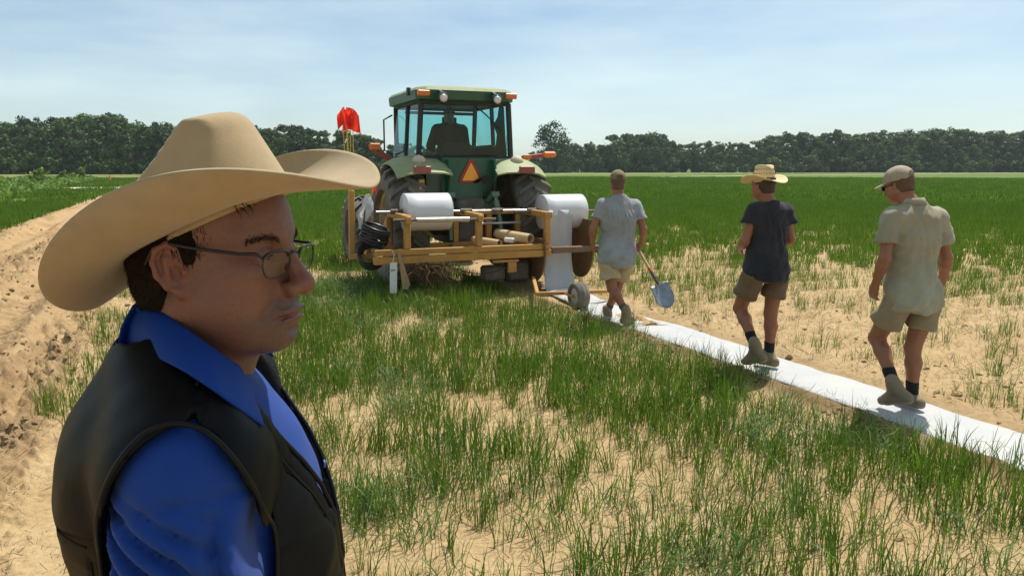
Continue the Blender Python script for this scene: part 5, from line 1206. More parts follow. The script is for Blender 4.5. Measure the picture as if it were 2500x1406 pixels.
# shovel
sh = thing('shovel', 'round point shovel with wooden shaft and steel blade held by the grey-shirted man', 'shovel', tuple(W1.o), W1.rz)
h0 = J['wrR']+(J['haR']-J['wrR'])*0.9+np.array([0.0, 0.01, -0.01]); a0 = P(1549, 585, 0.14); a1 = P(1608, 695, -0.04); a2 = P(1627, 740, -0.10); dirn = nrm(a1-h0); top = h0-dirn*0.10
g1 = h0+(a1-h0)*0.55; g2 = h0+(a1-h0)*0.64
MB().tube([top, g1], 0.0185, 12).build('shaft', mat('ash_wood', (0.50, 0.36, 0.20), 0.6, 0.15, 10), sh, auto=40); MB().tube([g1, g2], 0.0192, 12).build('red_band', mat('red_paint', (0.55, 0.08, 0.02), 0.5, 0.1), sh, auto=40)
MB().tube([g2, a1], [0.0195, 0.017], 12).build('socket', mat('dark_socket', (0.06, 0.06, 0.065), 0.45, 0.1), sh, auto=40)
bl = nrm(a2-a1); sd_ = nrm(np.cross(bl, [0.3, -1, 0.2])); nn = nrm(np.cross(sd_, bl)); Q = np.zeros((15, 11, 3))
for i in range(15):
    f = i/14; wd_ = 0.118*(1 if f < 0.5 else math.sqrt(max(0, 1-((f-0.5)/0.5)**2.0)))*(0.92+0.08*f)
    if i == 14: wd_ = 0.012
    for j in range(11):
        s = j/5-1; Q[i, j] = a1+bl*(f*0.29)+sd_*wd_*s+nn*(0.028*s*s-0.02*math.exp(-(s/0.25)**2)*(1-f))
o = MB().grid(Q).build('blade', mat('worn_blade', (0.30, 0.33, 0.37), 0.35, 0.25, 7, metal=0.6, dirt=(0.12, 0.12, 0.13), dirt_amt=0.6, dirt_scale=9), sh, smooth=True); md = o.modifiers.new('t', 'SOLIDIFY'); md.thickness = 0.005
MB().tube([a1-sd_*0.118, a1-sd_*0.05], 0.008, 8).tube([a1+sd_*0.05, a1+sd_*0.118], 0.008, 8).build('foot_rest', MATS['worn_blade'], sh)

# ---------------- the man in the navy T-shirt with the straw hat
W2 = Worker('man in dark navy T-shirt, brown shorts and straw hat stepping along the film', 1868, 912, None); P = W2.P
J = dict(head=P(1864, 457, 0.0), neck=P(1880, 487, 0.0), shL=P(1838, 508, -0.12), shR=P(1922, 508, 0.12), elL=P(1818, 590, -0.14), elR=P(1930, 585, 0.16), wrL=P(1806, 606, 0.08), wrR=P(1905, 600, 0.32), haL=P(1808, 616, 0.16), haR=P(1880, 610, 0.38),
         hipL=P(1838, 672, -0.07), hipR=P(1896, 672, 0.07), knL=P(1806, 752, 0.10), knR=P(1881, 765, 0.08), anL=P(1838, 832, -0.08), anR=P(1878, 855, 0.08))
J['heL'] = P(1864, 884, -0.10); J['toL'] = P(1812, 890, 0.02); J['heR'] = P(1893, 911, 0.03); J['toR'] = P(1841, 902, 0.14)
for q in ('heL', 'toL', 'heR', 'toR'): J[q][2] = max(J[q][2], 0.062)
J['heL'][2] = max(J['heL'][2], J['toL'][2]+0.045)
NAVY = cloth('navy_jersey', (0.022, 0.025, 0.036), var=0.12, col2=(0.04, 0.038, 0.042), scale=3); BROWN = cloth('brown_cotton', (0.155, 0.105, 0.062), var=0.1)
MH2, F2 = build_worker(W2, J, NAVY, BROWN, girth=1.10, sleeve=0.46, sock=0.045, head_fwd=nrm([-0.78, 0.62, -0.10]), shorts_len=0.56, flare=1.1, skin=(0.27, 0.104, 0.05))
def straw_hat(W, MH):
    root = thing_part('straw_hat', W.root); L = MH @ Matrix.Translation((-0.008, 0, 0.062)) @ Matrix.Rotation(R(-4), 4, 'Y')
    S1 = mat('straw', (0.62, 0.47, 0.24), 0.75, 0.2, 30, 0.7, 160, stretch=(1, 1, 3), bdist=0.003)
    v = Vol(np.array(MH.translation)-0.2, np.array(MH.translation)+0.3, 0.006)
    def body(x, y, z):
        tz = np.clip(z/0.13, 0, 1); a = 0.104*(1-0.22*tz); b = 0.086*(1-0.24*tz); q = (np.sqrt((x/a)**2+(y/b)**2)-1)*0.08; top = z-0.118-0.012*np.cos(x*20)+0.022*np.exp(-(y/0.02)**2)-0.12*y*y; return np.maximum(np.maximum(q, top), -z-0.02)
    v.put(body, (-0.12, -0.1, -0.03), (0.12, 0.1, 0.15), 0.01, M=L); vol_obj('crown', [v], S1, root)
    n, m = 48, 9; Q = np.zeros((n, m, 3))
    for i in range(n):
        a = 2*math.pi*i/n
        for j in range(m):
            f = j/(m-1); r = np.array([0.100+0.105*f, 0.083+0.098*f]); side = abs(math.sin(a))**2; Q[i, j] = (r[0]*math.cos(a), r[1]*math.sin(a), 0.0+0.045*side*f**2-0.028*f*(1-side))
    Qw = (np.concatenate([Q.reshape(-1, 3), np.ones((n*m, 1))], 1) @ np.array(L).T)[:, :3].reshape(n, m, 3); o = MB().grid(Qw, close_u=True).build('brim', S1, root, smooth=True); o.modifiers.new('t', 'SOLIDIFY').thickness = 0.004
    def ringp(z, sc): return [np.array(L @ Vector((0.1045*sc*math.cos(a), 0.0865*sc*math.sin(a), z))) for a in np.linspace(0, 2*math.pi, 40)[:-1]]
    MB().tube(ringp(0.008, 1.0), 0.005, 6, closed=True).build('hat_band', mat('dark_cord', (0.05, 0.035, 0.025), 0.8, 0.1), root, smooth=True)
    DK = mat('straw_hole', (0.10, 0.065, 0.03), 0.9, 0.1)
    for z, sc in ((0.052, 0.915), (0.088, 0.855)):
        mb = MB()
        for i in range(26):
            a = 2*math.pi*i/26; c = np.array(L @ Vector((0.1045*sc*math.cos(a), 0.0865*sc*math.sin(a), z+0.003*(i % 2)))); mb.box(c, (0.008, 0.008, 0.008), bev=0.002)
        mb.build('vent_row', DK, root)
straw_hat(W2, MH2)

# ---------------- the man in the khaki shirt and cap
W3 = Worker('man in khaki shirt, khaki shorts and tan cap walking last along the film', 2226, 1016, None); P = W3.P
J = dict(head=P(2196, 455, 0.03), neck=P(2230, 489, 0.0), shL=P(2170, 522, -0.14), shR=P(2296, 522, 0.14), elL=P(2160, 632, -0.20), elR=P(2311, 630, 0.20), wrL=P(2137, 694, -0.14), wrR=P(2300, 690, 0.30), haL=P(2128, 735, -0.10), haR=P(2285, 720, 0.36),
         hipL=P(2188, 742, -0.08), hipR=P(2262, 742, 0.08), knL=P(2140, 824, 0.10), knR=P(2228, 850, 0.10), anL=P(2178, 926, -0.10), anR=P(2227, 956, 0.08))
J['heL'] = P(2222, 984, -0.14); J['toL'] = P(2147, 992, 0.0); J['heR'] = P(2249, 1017, 0.02); J['toR'] = P(2182, 1000, 0.16)
for q in ('heL', 'toL', 'heR', 'toR'): J[q][2] = max(J[q][2], 0.062)
J['heL'][2] = max(J['heL'][2], J['toL'][2]+0.05)
KHAKI = cloth('khaki_shirt', (0.36, 0.35, 0.26), var=0.08, col2=(0.27, 0.235, 0.155), scale=2.6, dirt=(0.22, 0.17, 0.10), dirt_amt=0.35, dirt_scale=3.5, stretch=(1, 1, 0.6)); KHAKI2 = cloth('khaki_shorts', (0.27, 0.215, 0.13), var=0.08)
MH3, F3 = build_worker(W3, J, KHAKI, KHAKI2, girth=1.12, sleeve=0.66, sock=0.05, hem_drop=0.015, head_fwd=nrm([-0.84, 0.42, -0.34]), shorts_len=0.52, flare=1.14, hair_col=mat('dark_blond_hair', (0.11, 0.055, 0.025), 0.6, 0.3, 90, 0.6, 200), skin=(0.275, 0.108, 0.052))
CAPM = mat('tan_cap', (0.36, 0.30, 0.21), 0.9, 0.1, 20, 0.3, 120, dirt=(0.2, 0.16, 0.1), dirt_amt=0.3); cap(W3, MH3, CAPM, mat('pale_cap_bill', (0.46, 0.40, 0.28), 0.9, 0.1), -4)
# shirt collar and yoke seam
nk, up3, fw3, rt3 = F3['nk'], F3['up'], F3['fwd'], F3['right']
Q = np.zeros((25, 6, 3))
for i in range(25):
    a = R(-150+i*300/24)
    for j in range(6):
        f = j/5; hh = [-0.01, 0.010, 0.022, 0.022, 0.006, -0.022][j]; rr = [0.062, 0.062, 0.064, 0.070, 0.078, 0.092][j]; Q[i, j] = nk-up3*0.005+(-fw3*math.cos(a)+rt3*math.sin(a))*rr+up3*hh
MB().grid(Q).build('collar', KHAKI, W3.root, smooth=True).modifiers.new('t', 'SOLIDIFY').thickness = 0.004
# sunglasses
gl = thing_part('sunglasses', W3.root); 
for s in (-1, 1):
    o = MB().prism([(-0.026, -0.016), (0.026, -0.016), (0.028, 0.012), (0.02, 0.018), (-0.026, 0.018)], -0.002, 0.002).build('lens', mat('dark_lens', (0.01, 0.01, 0.01), 0.1, 0.0), gl); o.matrix_local = MH3 @ Matrix.Translation((0.094, s*0.034, 0.012)) @ Matrix.Rotation(R(-90+s*-14), 4, 'Z')
    MB().tube([np.array(MH3 @ Vector(q)) for q in ((0.088, s*0.064, 0.018), (0.04, s*0.078, 0.018), (-0.005, s*0.082, 0.016))], 0.003, 6).build('temple', BLACK, gl)

# ---------------- the driver in the cab
dr = thing('person', 'driver in dark shirt and cap seen from behind inside the tractor cab', 'person', tuple(np.array(trac.matrix_basis @ Vector((-0.05, 0.32, 2.01)))), HEAD)
v = Vol((-0.5, -0.3, -0.1), (0.5, 0.75, 0.9), 0.012)
v.ell((0, 0, 0.28), (0.20, 0.13, 0.27), 0.05); v.ell((0, 0.02, 0.08), (0.19, 0.15, 0.14), 0.05); v.cone((-0.19, 0, 0.43), (0.19, 0, 0.43), 0.075, 0.075, 0.05); v.cone((0, 0, 0.46), (0, 0.01, 0.58), 0.07, 0.06, 0.03)
for s in (-1, 1):
    v.cone((s*0.23, 0, 0.42), (s*0.30, 0.08, 0.16), 0.062, 0.05, 0.03); v.cone((s*0.30, 0.08, 0.16), (s*0.17, 0.40, 0.10), 0.048, 0.032, 0.02); fingers(v, (s*0.17, 0.40, 0.10), (-s*0.1, 1, 0.1), (0, 0, -1), -s, 0.8)
    v.cone((s*0.10, 0.08, 0.05), (s*0.15, 0.50, 0.06), 0.085, 0.065, 0.03); v.cone((s*0.15, 0.50, 0.06), (s*0.15, 0.58, -0.08), 0.06, 0.05, 0.03)
MHd = fr(np.array([0, 0.02, 0.64]), (0.05, 1, -0.05)); sculpt_head(v, MHd, fine=False, fat=0.01)
vol_obj('body', [v], SKIN, dr, tone_fn((0.25, 0.11, 0.06)))
v = Vol((-0.5, -0.3, -0.1), (0.5, 0.75, 0.9), 0.012); v.ell((0, 0, 0.28), (0.225, 0.155, 0.29), 0.05); v.ell((0, 0.0, 0.08), (0.21, 0.165, 0.14), 0.05); v.cone((-0.20, 0, 0.43), (0.20, 0, 0.43), 0.09, 0.09, 0.05)
for s in (-1, 1): v.cone((s*0.23, 0, 0.42), (s*0.30, 0.08, 0.17), 0.080, 0.075, 0.03)
v.clip(lambda x, y, z: z-0.545, 0.01); vol_obj('shirt', [v], cloth('dark_shirt', (0.025, 0.03, 0.04)), dr)
class _D: root = dr
cap(_D, MHd, mat('dark_cap', (0.02, 0.022, 0.025), 0.9, 0.1), MATS['dark_cap'] if 'dark_cap' in MATS else None, -4)

# ================================================================== THE MAN IN THE FOREGROUND
HO = np.array([-0.366, 0.95, 1.713])                         # between his ears
man = thing('person', 'man in tan cowboy hat, glasses, blue shirt and black leather vest close to us', 'person', (HO[0]-0.02, HO[1], 0.0))
MO = np.array([HO[0]-0.02, HO[1], 0.0]); MT = Matrix.Translation(-Vector(MO))
HF = nrm([math.cos(R(11)), -math.sin(R(11)), 0.045])
MHW = fr(HO-MO, HF)
T_F = np.array([math.cos(R(15)), math.sin(R(15)), 0]); T_R = np.array([math.sin(R(15)), -math.cos(R(15)), 0]); TC = np.array([-0.388, 0.955, 0])-MO*np.array([1, 1, 0])
def tp(f, r, z): return TC+T_F*f+T_R*r+np.array([0, 0, z])
TRM = Matrix(np.stack([T_F, -T_R, [0, 0, 1]], 1).tolist())
# ---- body: head and neck sculpted fine, the covered rest coarse, one mesh
v1 = Vol(HO-MO-np.array([0.14, 0.115, 0.235]), HO-MO+np.array([0.155, 0.115, 0.15]), 0.0022)
sculpt_head(v1, MHW, True, fat=0.012)
for s in (-1, 1):
    v1.ell((0.0918, s*0.0315, 0.0110), (0.005, 0.0115, 0.0030), 0.002, 's', M=MHW)
    v1.cone((0.068, s*0.052, 0.004), (0.058, s*0.060, -0.002), 0.0012, 0.001, 0.006, 's', M=MHW)
    v1.cone((0.084, s*0.024, -0.004), (0.068, s*0.048, -0.006), 0.0012, 0.001, 0.008, 's', M=MHW)
v1.cone((0.02, -0.075, -0.118), (0.062, -0.03, -0.128), 0.002, 0.002, 0.012, 's', M=MHW)
v2 = Vol(tp(0, 0, 0)-np.array([0.42, 0.42, 0.02]), tp(0, 0, 0)+np.array([0.45, 0.42, 1.58]), 0.012)
v2.ell(tp(0, 0, 1.33), (0.125, 0.16, 0.24), 0.05, rot=TRM); v2.ell(tp(0.01, 0, 1.05), (0.13, 0.165, 0.2), 0.06, rot=TRM); v2.cone(tp(-0.03, 0, 1.45), tp(-0.03, 0, 1.56), 0.08, 0.06, 0.04)
for s in (-1, 1):
    v2.cone(tp(0, s*0.18, 1.50), tp(0.0, s*0.235, 1.22), 0.05, 0.042, 0.03); v2.cone(tp(0.0, s*0.235, 1.22), tp(0.07, s*0.225, 0.97), 0.042, 0.028, 0.02); fingers(v2, tp(0.07, s*0.225, 0.97), T_F*0.25+np.array([0, 0, -1]), -T_R*s, s, 0.35)
    v2.cone(tp(0, s*0.09, 0.95), tp(0.01, s*0.11, 0.5), 0.08, 0.055, 0.03); v2.cone(tp(0.01, s*0.11, 0.5), tp(-0.02, s*0.12, 0.1), 0.055, 0.04, 0.03)
MHi = np.array(MHW.inverted())
def man_tone(V):
    q = np.concatenate([V, np.ones((len(V), 1))], 1) @ MHi.T; x, y, z = q[:, 0], q[:, 1], q[:, 2]; ay = np.abs(y)
    c = np.tile(np.array([0.190, 0.082, 0.049]), (len(V), 1))
    def mix(w, col):
        nonlocal c; c = c*(1-w[:, None])+np.array(col)*w[:, None]
    n = n3(x, y, z, 60); mix(np.clip(0.25*n, 0, 1), (0.14, 0.050, 0.030)); 
    red = np.exp(-(((x-0.115)/0.022)**2+(y/0.02)**2+((z+0.025)/0.018)**2)); mix(0.55*red, (0.20, 0.058, 0.038))
    ear = (ay > 0.074)*(np.abs(x+0.012) < 0.03)*(np.abs(z) < 0.05); mix(0.45*ear, (0.21, 0.058, 0.034))
    cheek = np.exp(-(((x-0.07)/0.03)**2+((ay-0.045)/0.025)**2+((z+0.02)/0.025)**2)); mix(0.35*cheek, (0.19, 0.062, 0.038))
    st = np.clip(sstep(-0.030, -0.045, z)*sstep(0.055, 0.085, x)*(1-sstep(0.028, 0.05, ay)*sstep(-0.07, -0.05, z))+0.5*sstep(-0.045, -0.075, z)*sstep(-0.01, 0.04, x)*sstep(-0.16, -0.12, z), 0, 1); mix(0.62*st*(1+0.2*n3(x, y, z, 400)), (0.080, 0.050, 0.040))
    mline = sstep(0.0026, 0.0010, np.abs(z+0.0622+0.075*ay))*(ay < 0.033)*(x > 0.08); mix(0.7*mline, (0.07, 0.025, 0.018)); soc = np.exp(-(((x-0.085)/0.012)**2+((ay-0.034)/0.018)**2+((z-0.010)/0.010)**2)); mix(0.35*soc, (0.13, 0.055, 0.035))
    lip = sstep(0.0075, 0.004, np.abs(z+0.0625))*(ay < 0.023)*sstep(0.086, 0.092, x); mix(0.75*lip, (0.17, 0.055, 0.040))
    nos = np.exp(-(((x-0.109)/0.007)**2+((ay-0.0075)/0.005)**2+((z+0.041)/0.006)**2)); mix(np.clip(nos, 0, 1), (0.06, 0.02, 0.012))
    return np.clip(c, 0.005, 1)
SKIN2 = mat('weathered_skin', (0.36, 0.16, 0.09), 0.47, 0.14, 70, 0.5, 330, attr='tone', sss=0.05, bdist=0.002)
vol_obj('body', [v1, v2], SKIN2, man, man_tone)
# eyes
EYE = mat('eye', (0.5, 0.45, 0.42), 0.15, 0.05)
for s in (-1, 1):
    e = MB().lathe([(-0.0122*math.cos(t), 0.0122*math.sin(t)+1e-5) for t in np.linspace(0, math.pi, 14)], n=20).build('eye', EYE, man, smooth=True); e.matrix_local = MHW @ Matrix.Translation((0.0792, s*0.0315, 0.0125)) @ Matrix.Rotation(R(6), 4, 'Y')
    i = MB().lathe([(0.0112, 0.0062), (0.0122, 0.004), (0.0126, 0.0001)], n=16).build('iris', mat('dark_iris', (0.03, 0.018, 0.01), 0.1, 0.0), e, smooth=True)
# eyebrows
BROW = mat('brow_hair', (0.055, 0.032, 0.02), 0.8, 0.3, 200, 0.8, 400, bdist=0.002)
for s in (-1, 1):
    g = np.random.default_rng(2); mb = MB()
    for k in range(300):
        t = g.random(); p = np.array([0.0975-0.020*t**1.6, s*(0.012+0.044*t), 0.0275+0.006*math.sin(t*2.4)+g.normal(0, 0.0020)]); d = np.array([0.001, s*0.006, 0.0035*(1-1.8*t)])*g.uniform(0.7, 1.3); P_ = [np.array(MHW @ Vector(p)), np.array(MHW @ Vector(p+d+np.array([0.0012, 0, 0])))]
        mb.tube(P_, [0.0006, 0.0002], 3, cap=False)
    mb.build('eyebrow', BROW, man)
# hair
v = Vol(HO-MO-0.15, HO-MO+0.16, 0.003); v.ell((-0.012, 0, 0.043), (0.103, 0.0825, 0.092), 0.01, M=MHW); v.ell((-0.032, 0, -0.02), (0.071, 0.069, 0.055), 0.02, M=MHW); v.cone((0.020, -0.066, 0.035), (0.014, -0.072, 0.004), 0.009, 0.005, 0.008, M=MHW); v.cone((0.020, 0.066, 0.035), (0.014, 0.072, 0.004), 0.009, 0.005, 0.008, M=MHW)
def hairline(x, y, z):
    lim = np.where(x > 0.0, 0.006, np.where(x < -0.022, -0.052-0.3*(x+0.022)*0, 0.0)); return lim-z
v.clip(lambda x, y, z: z-(0.064+0.384*x), 0.004, M=MHW); v.clip(hairline, 0.006, M=MHW); v.clip(lambda x, y, z: x-(0.030+0.55*np.clip(z-0.018, 0, 0.06)), 0.006, M=MHW); v.warp(lambda x, y, z: (0.0006*np.sin(900*x+300*z+4*np.sin(200*z))+0.0012*n3(x, y, z, 130)).astype(np.float32), M=MHW)
hv, hfc = v.mesh(); hg = np.random.default_rng(6); HMi = np.array(MHW.inverted()); R3 = np.array(MHW)[:3, :3]
hq = (np.concatenate([hv, np.ones((len(hv), 1))], 1) @ HMi.T)[:, :3]; vis = np.where((hq[:, 2] < 0.058+0.384*hq[:, 0]))[0]; pk = hg.choice(vis, 5200); sv = []; sn = len(hv)
for i in pk:
    p = hq[i]; out = nrm(p-np.array([-0.012, 0, 0.03])); dirv = nrm(np.array([-0.35 if p[0] < 0 else 0.15, 0, -1.0])+out*0.35+hg.normal(0, 0.18, 3)); L_ = hg.uniform(0.006, 0.013)*(1.2 if p[2] > 0.02 else 0.6); sd0 = nrm(np.cross(dirv, out))*0.0006
    for q in (p-sd0, p+sd0, p+dirv*L_): sv.append(R3 @ q+np.array(MHW.translation))
me = mesh_np('hair', np.concatenate([hv, np.array(sv)]), [hfc, (sn+np.arange(len(sv))).reshape(-1, 3)]); me.shade_smooth(); obj('hair', me, mat('near_black_hair', (0.013, 0.008, 0.005), 0.7, 0.3, 90, 0.4, 220, bdist=0.003, spec=0.08), man)
# dark lash line of the lowered lids
for s in (-1, 1):
    lash = [np.array(MHW @ Vector((0.0787+0.0146*math.cos(a)*0.98, s*(0.0315+0.0152*math.sin(a)), 0.0125-0.003*abs(math.sin(a))))) for a in np.linspace(-0.85, 0.95, 12)]
    MB().tube(lash, [0.0004]+[0.0011]*10+[0.0004], 6).build('eyelash', mat('near_black_hair', (0.02, 0.01, 0.01)), man, smooth=True)
mb = MB(); g = np.random.default_rng(14)
for k in range(26):
    p = np.array([0.052+g.uniform(-0.004, 0.030), -0.060+g.uniform(-0.004, 0.02), 0.075+g.normal(0, 0.003)]); d = np.array([0.010, -0.004, -0.012])*g.uniform(0.6, 1.3); q = [p, p+d*0.6+np.array([0.003, -0.003, 0]), p+d+g.normal(0, 0.002, 3)]
    mb.tube([np.array(MHW @ Vector(a)) for a in q], [0.0009, 0.0007, 0.0002], 4, cap=False)
mb.build('forelock', HAIR, man)

# ---- cowboy hat
FELT = mat('tan_felt', (0.37, 0.275, 0.155), 0.95, 0.09, 14, 0.22, 420, spec=0.1, sheen=0.25, bdist=0.002, dirt=(0.27, 0.19, 0.10), dirt_amt=0.35, dirt_scale=9)
hat = thing_part('cowboy_hat', man); HM = MHW @ Matrix.Translation((0.004, 0, 0.060)) @ Matrix.Rotation(R(-21), 4, 'Y') @ Matrix.Rotation(R(5.5), 4, 'X')
c0 = np.array(HM.translation); v = Vol(c0-np.array([0.15, 0.13, 0.06]), c0+np.array([0.15, 0.13, 0.21]), 0.0028)
def crown(x, y, z):
    tz = np.clip(z/0.115, 0, 1.2); af = 0.104-0.014*tz; ab = 0.117+0.002*tz; a = np.where(x > 0, af, ab); b = 0.089*(1-0.20*tz**1.6); q = (np.sqrt((x/a)**2+(y/b)**2)-1)*0.085
    top = z-(0.106-0.40*np.maximum(0.046-x, 0)-0.15*np.maximum(x-0.04, 0)); top = top+0.050*np.exp(-((y-0.004)/0.029)**2)*sstep(0.048, -0.01, x)+2.2*np.maximum(np.abs(y)-0.045, 0)
    k = 0.022; h = np.clip(0.5-0.5*(top-q)/k, 0, 1); d = top*(1-h)+q*h+k*h*(1-h); return np.maximum(d, -z-0.012)
v.put(crown, (-0.12, -0.10, -0.02), (0.12, 0.10, 0.17), 0.004, M=HM, pad=0.05)
for s in (-1, 1): v.ell((0.052, s*0.090, 0.085), (0.05, 0.022, 0.03), 0.03, 's', M=HM)
vol_obj('crown', [v], FELT, hat)
n, m = 128, 26; Q = np.zeros((n, m, 3))
for i in range(n):
    a = 2*math.pi*i/n; ca, sa = math.cos(a), math.sin(a); w = abs(sa)**1.7; fw = max(0, ca)**2; bk = max(0, -ca)**2
    Lb = 0.098*w+0.108*fw*(1-w)+0.100*bk*(1-w)+0.0; Lb = 0.096+0.014*fw+0.006*bk
    r0 = np.array([(0.103 if ca > 0 else 0.115)*ca, 0.0875*sa]); dirr = nrm([ca*0.9, sa, 0])[:2]; p = np.array([*r0, -0.004]); 
    a0 = 0.05*w-0.46*fw-0.52*bk; cu = 1.62*w+0.06*fw+0.40*bk
    for j in range(m):
        Q[i, j] = p; t = (j+0.5)/(m-1); al = a0+cu*t**1.5
        p = p+np.array([dirr[0]*math.cos(al), dirr[1]*math.cos(al), math.sin(al)])*Lb/(m-1)
Qw = (np.concatenate([Q.reshape(-1, 3), np.ones((n*m, 1))], 1) @ np.array(HM).T)[:, :3].reshape(n, m, 3)
o = MB().grid(Qw, close_u=True).build('brim', FELT, hat, smooth=True); md = o.modifiers.new('t', 'SOLIDIFY'); md.thickness = 0.0042; md.offset = 0
MB().grid(np.stack([[np.array(HM @ Vector(((0.101 if math.cos(a) > 0 else 0.113)*math.cos(a), 0.0855*math.sin(a), z))) for z in (-0.005, 0.012)] for a in np.linspace(0, 2*math.pi, 65)[:-1]]), close_u=True).build('sweatband', mat('brown_leather', (0.05, 0.03, 0.018), 0.6, 0.15), hat, smooth=True)

# ---- glasses
gla = thing_part('glasses', man); GF = mat('black_frame', (0.012, 0.012, 0.012), 0.35, 0.05); CLEAR = glass_mat('clear_lens', (0.95, 0.96, 0.94), 0.008)
def lens_pts(s, n=28):
    out = []
    for i in range(n):
        t = 2*math.pi*i/n; c, q = math.cos(t), math.sin(t); e = 2/3.4
        yy = 0.0268*np.sign(c)*abs(c)**e; zz = 0.0150*np.sign(q)*abs(q)**e; yy *= (1.0 if zz > 0 else 1-0.16*(-zz/0.0150)); out.append((yy, zz))
    return out
def lm(s): return MHW @ Matrix.Translation((0.1035, s*0.0380, 0.002)) @ Matrix.Rotation(R(s*7), 4, 'Z') @ Matrix.Rotation(R(7), 4, 'Y')
for s in (-1, 1):
    L = lm(s); pts_ = [np.array(L @ Vector((0, y, z))) for y, z in lens_pts(s)]; r_ = [0.00165 if z > 0.008 else 0.0010 for y, z in lens_pts(s)]
    MB().tube(pts_, r_, 8, closed=True).build('rim', GF, gla, smooth=True)
    o = MB().prism(lens_pts(s), -0.001, 0.001, axis='x').build('lens', CLEAR, gla); o.matrix_local = L
    h0 = np.array(L @ Vector((0, s*0.0268, 0.011))); tpts = [h0, np.array(MHW @ Vector((0.094, s*0.0680, 0.0175))), np.array(MHW @ Vector((0.080, s*0.0745, 0.0185))), np.array(MHW @ Vector((0.035, s*0.0800, 0.0255))), np.array(MHW @ Vector((-0.002, s*0.0825, 0.0330))), np.array(MHW @ Vector((-0.022, s*0.083, 0.028))), np.array(MHW @ Vector((-0.034, s*0.082, 0.010)))]
    MB().tube(tpts, [0.0018, 0.0021, 0.0020, 0.0019, 0.0024, 0.0024, 0.0018], 8).build('temple', GF, gla, smooth=True)
    MB().tube([np.array(MHW @ Vector(q)) for q in ((0.103, s*0.014, 0.000), (0.101, s*0.012, -0.003), (0.100, s*0.0115, -0.007))], 0.0012, 6).build('nose_pad', GF, gla, smooth=True)
MB().tube([np.array(MHW @ Vector(q)) for q in ((0.1050, -0.0135, 0.010), (0.1085, -0.005, 0.0135), (0.1085, 0.005, 0.0135), (0.1050, 0.0135, 0.010))], 0.0016, 8).build('bridge', GF, gla, smooth=True)

# ---- blue shirt
BLUE = mat('blue_cotton', (0.002, 0.036, 0.215), 0.75, 0.08, 6, 0.25, 14, spec=0.3, sheen=0.08, bdist=0.008)
blo, bhi = tp(0, 0, 0.93)-np.array([0.32, 0.38, 0]), tp(0, 0, 1.66)+np.array([0.32, 0.38, 0])
def torso_m(v, e):
    v.ell(tp(0.004, 0, 1.33), (0.142+e, 0.175+e, 0.25+e), 0.05, rot=TRM); v.ell(tp(-0.045, 0, 1.455), (0.112+e, 0.165+e, 0.125+e), 0.05, rot=TRM); v.ell(tp(0.02, 0, 1.07), (0.165+e, 0.185+e, 0.24+e), 0.06, rot=TRM)
    v.cone(tp(-0.005, -0.155, 1.515), tp(-0.005, 0.155, 1.515), 0.056+e, 0.056+e, 0.05); v.cone(tp(-0.03, 0, 1.50), tp(-0.025, 0, 1.585), 0.098+e, 0.066+e, 0.04)
    for s in (-1, 1): v.cone(tp(-0.005, s*0.15, 1.53), tp(-0.03, s*0.06, 1.585), 0.045+e, 0.040+e, 0.04)
v = Vol(blo, bhi, 0.005); torso_m(v, 0.0)
for s in (-1, 1):
    v.cone(tp(0.0, s*0.182, 1.488), tp(-0.010, s*0.232, 1.25), 0.066, 0.071, 0.035); v.cone(tp(-0.005, s*0.232, 1.25), tp(0.065, s*0.228, 1.02), 0.070, 0.052, 0.03); v.cone(tp(0.065, s*0.228, 1.02), tp(0.072, s*0.226, 0.99), 0.046, 0.044, 0.01)
def sfold(x, y, z):
    f = (x-TC[0])*T_F[0]+(y-TC[1])*T_F[1]; r = np.abs((x-TC[0])*T_R[0]+(y-TC[1])*T_R[1]); arm = sstep(0.14, 0.20, r); zz = z-1.5
    g1 = np.sin(70*f+55*zz+5*np.sin(12*zz)); g2 = np.sin(90*f-28*zz+3*np.sin(21*zz+2))
    return (arm*(0.010*(1-2*np.abs(g1))*sstep(0.03, -0.05, zz)*sstep(0.06, -0.02, f)+0.009*(1-2*np.abs(g2))*sstep(0.02, -0.06, zz)*sstep(-0.03, 0.04, f)+0.007*n3(x, y, z, 30)-0.005*np.exp(-((zz-0.005+3.0*(f-0.02)**2)/0.005)**2)*-1.0)+(1-arm)*0.003*n3(x, y, z, 40)).astype(np.float32)
v.warp(sfold); vol_obj('shirt', [v], BLUE, man)
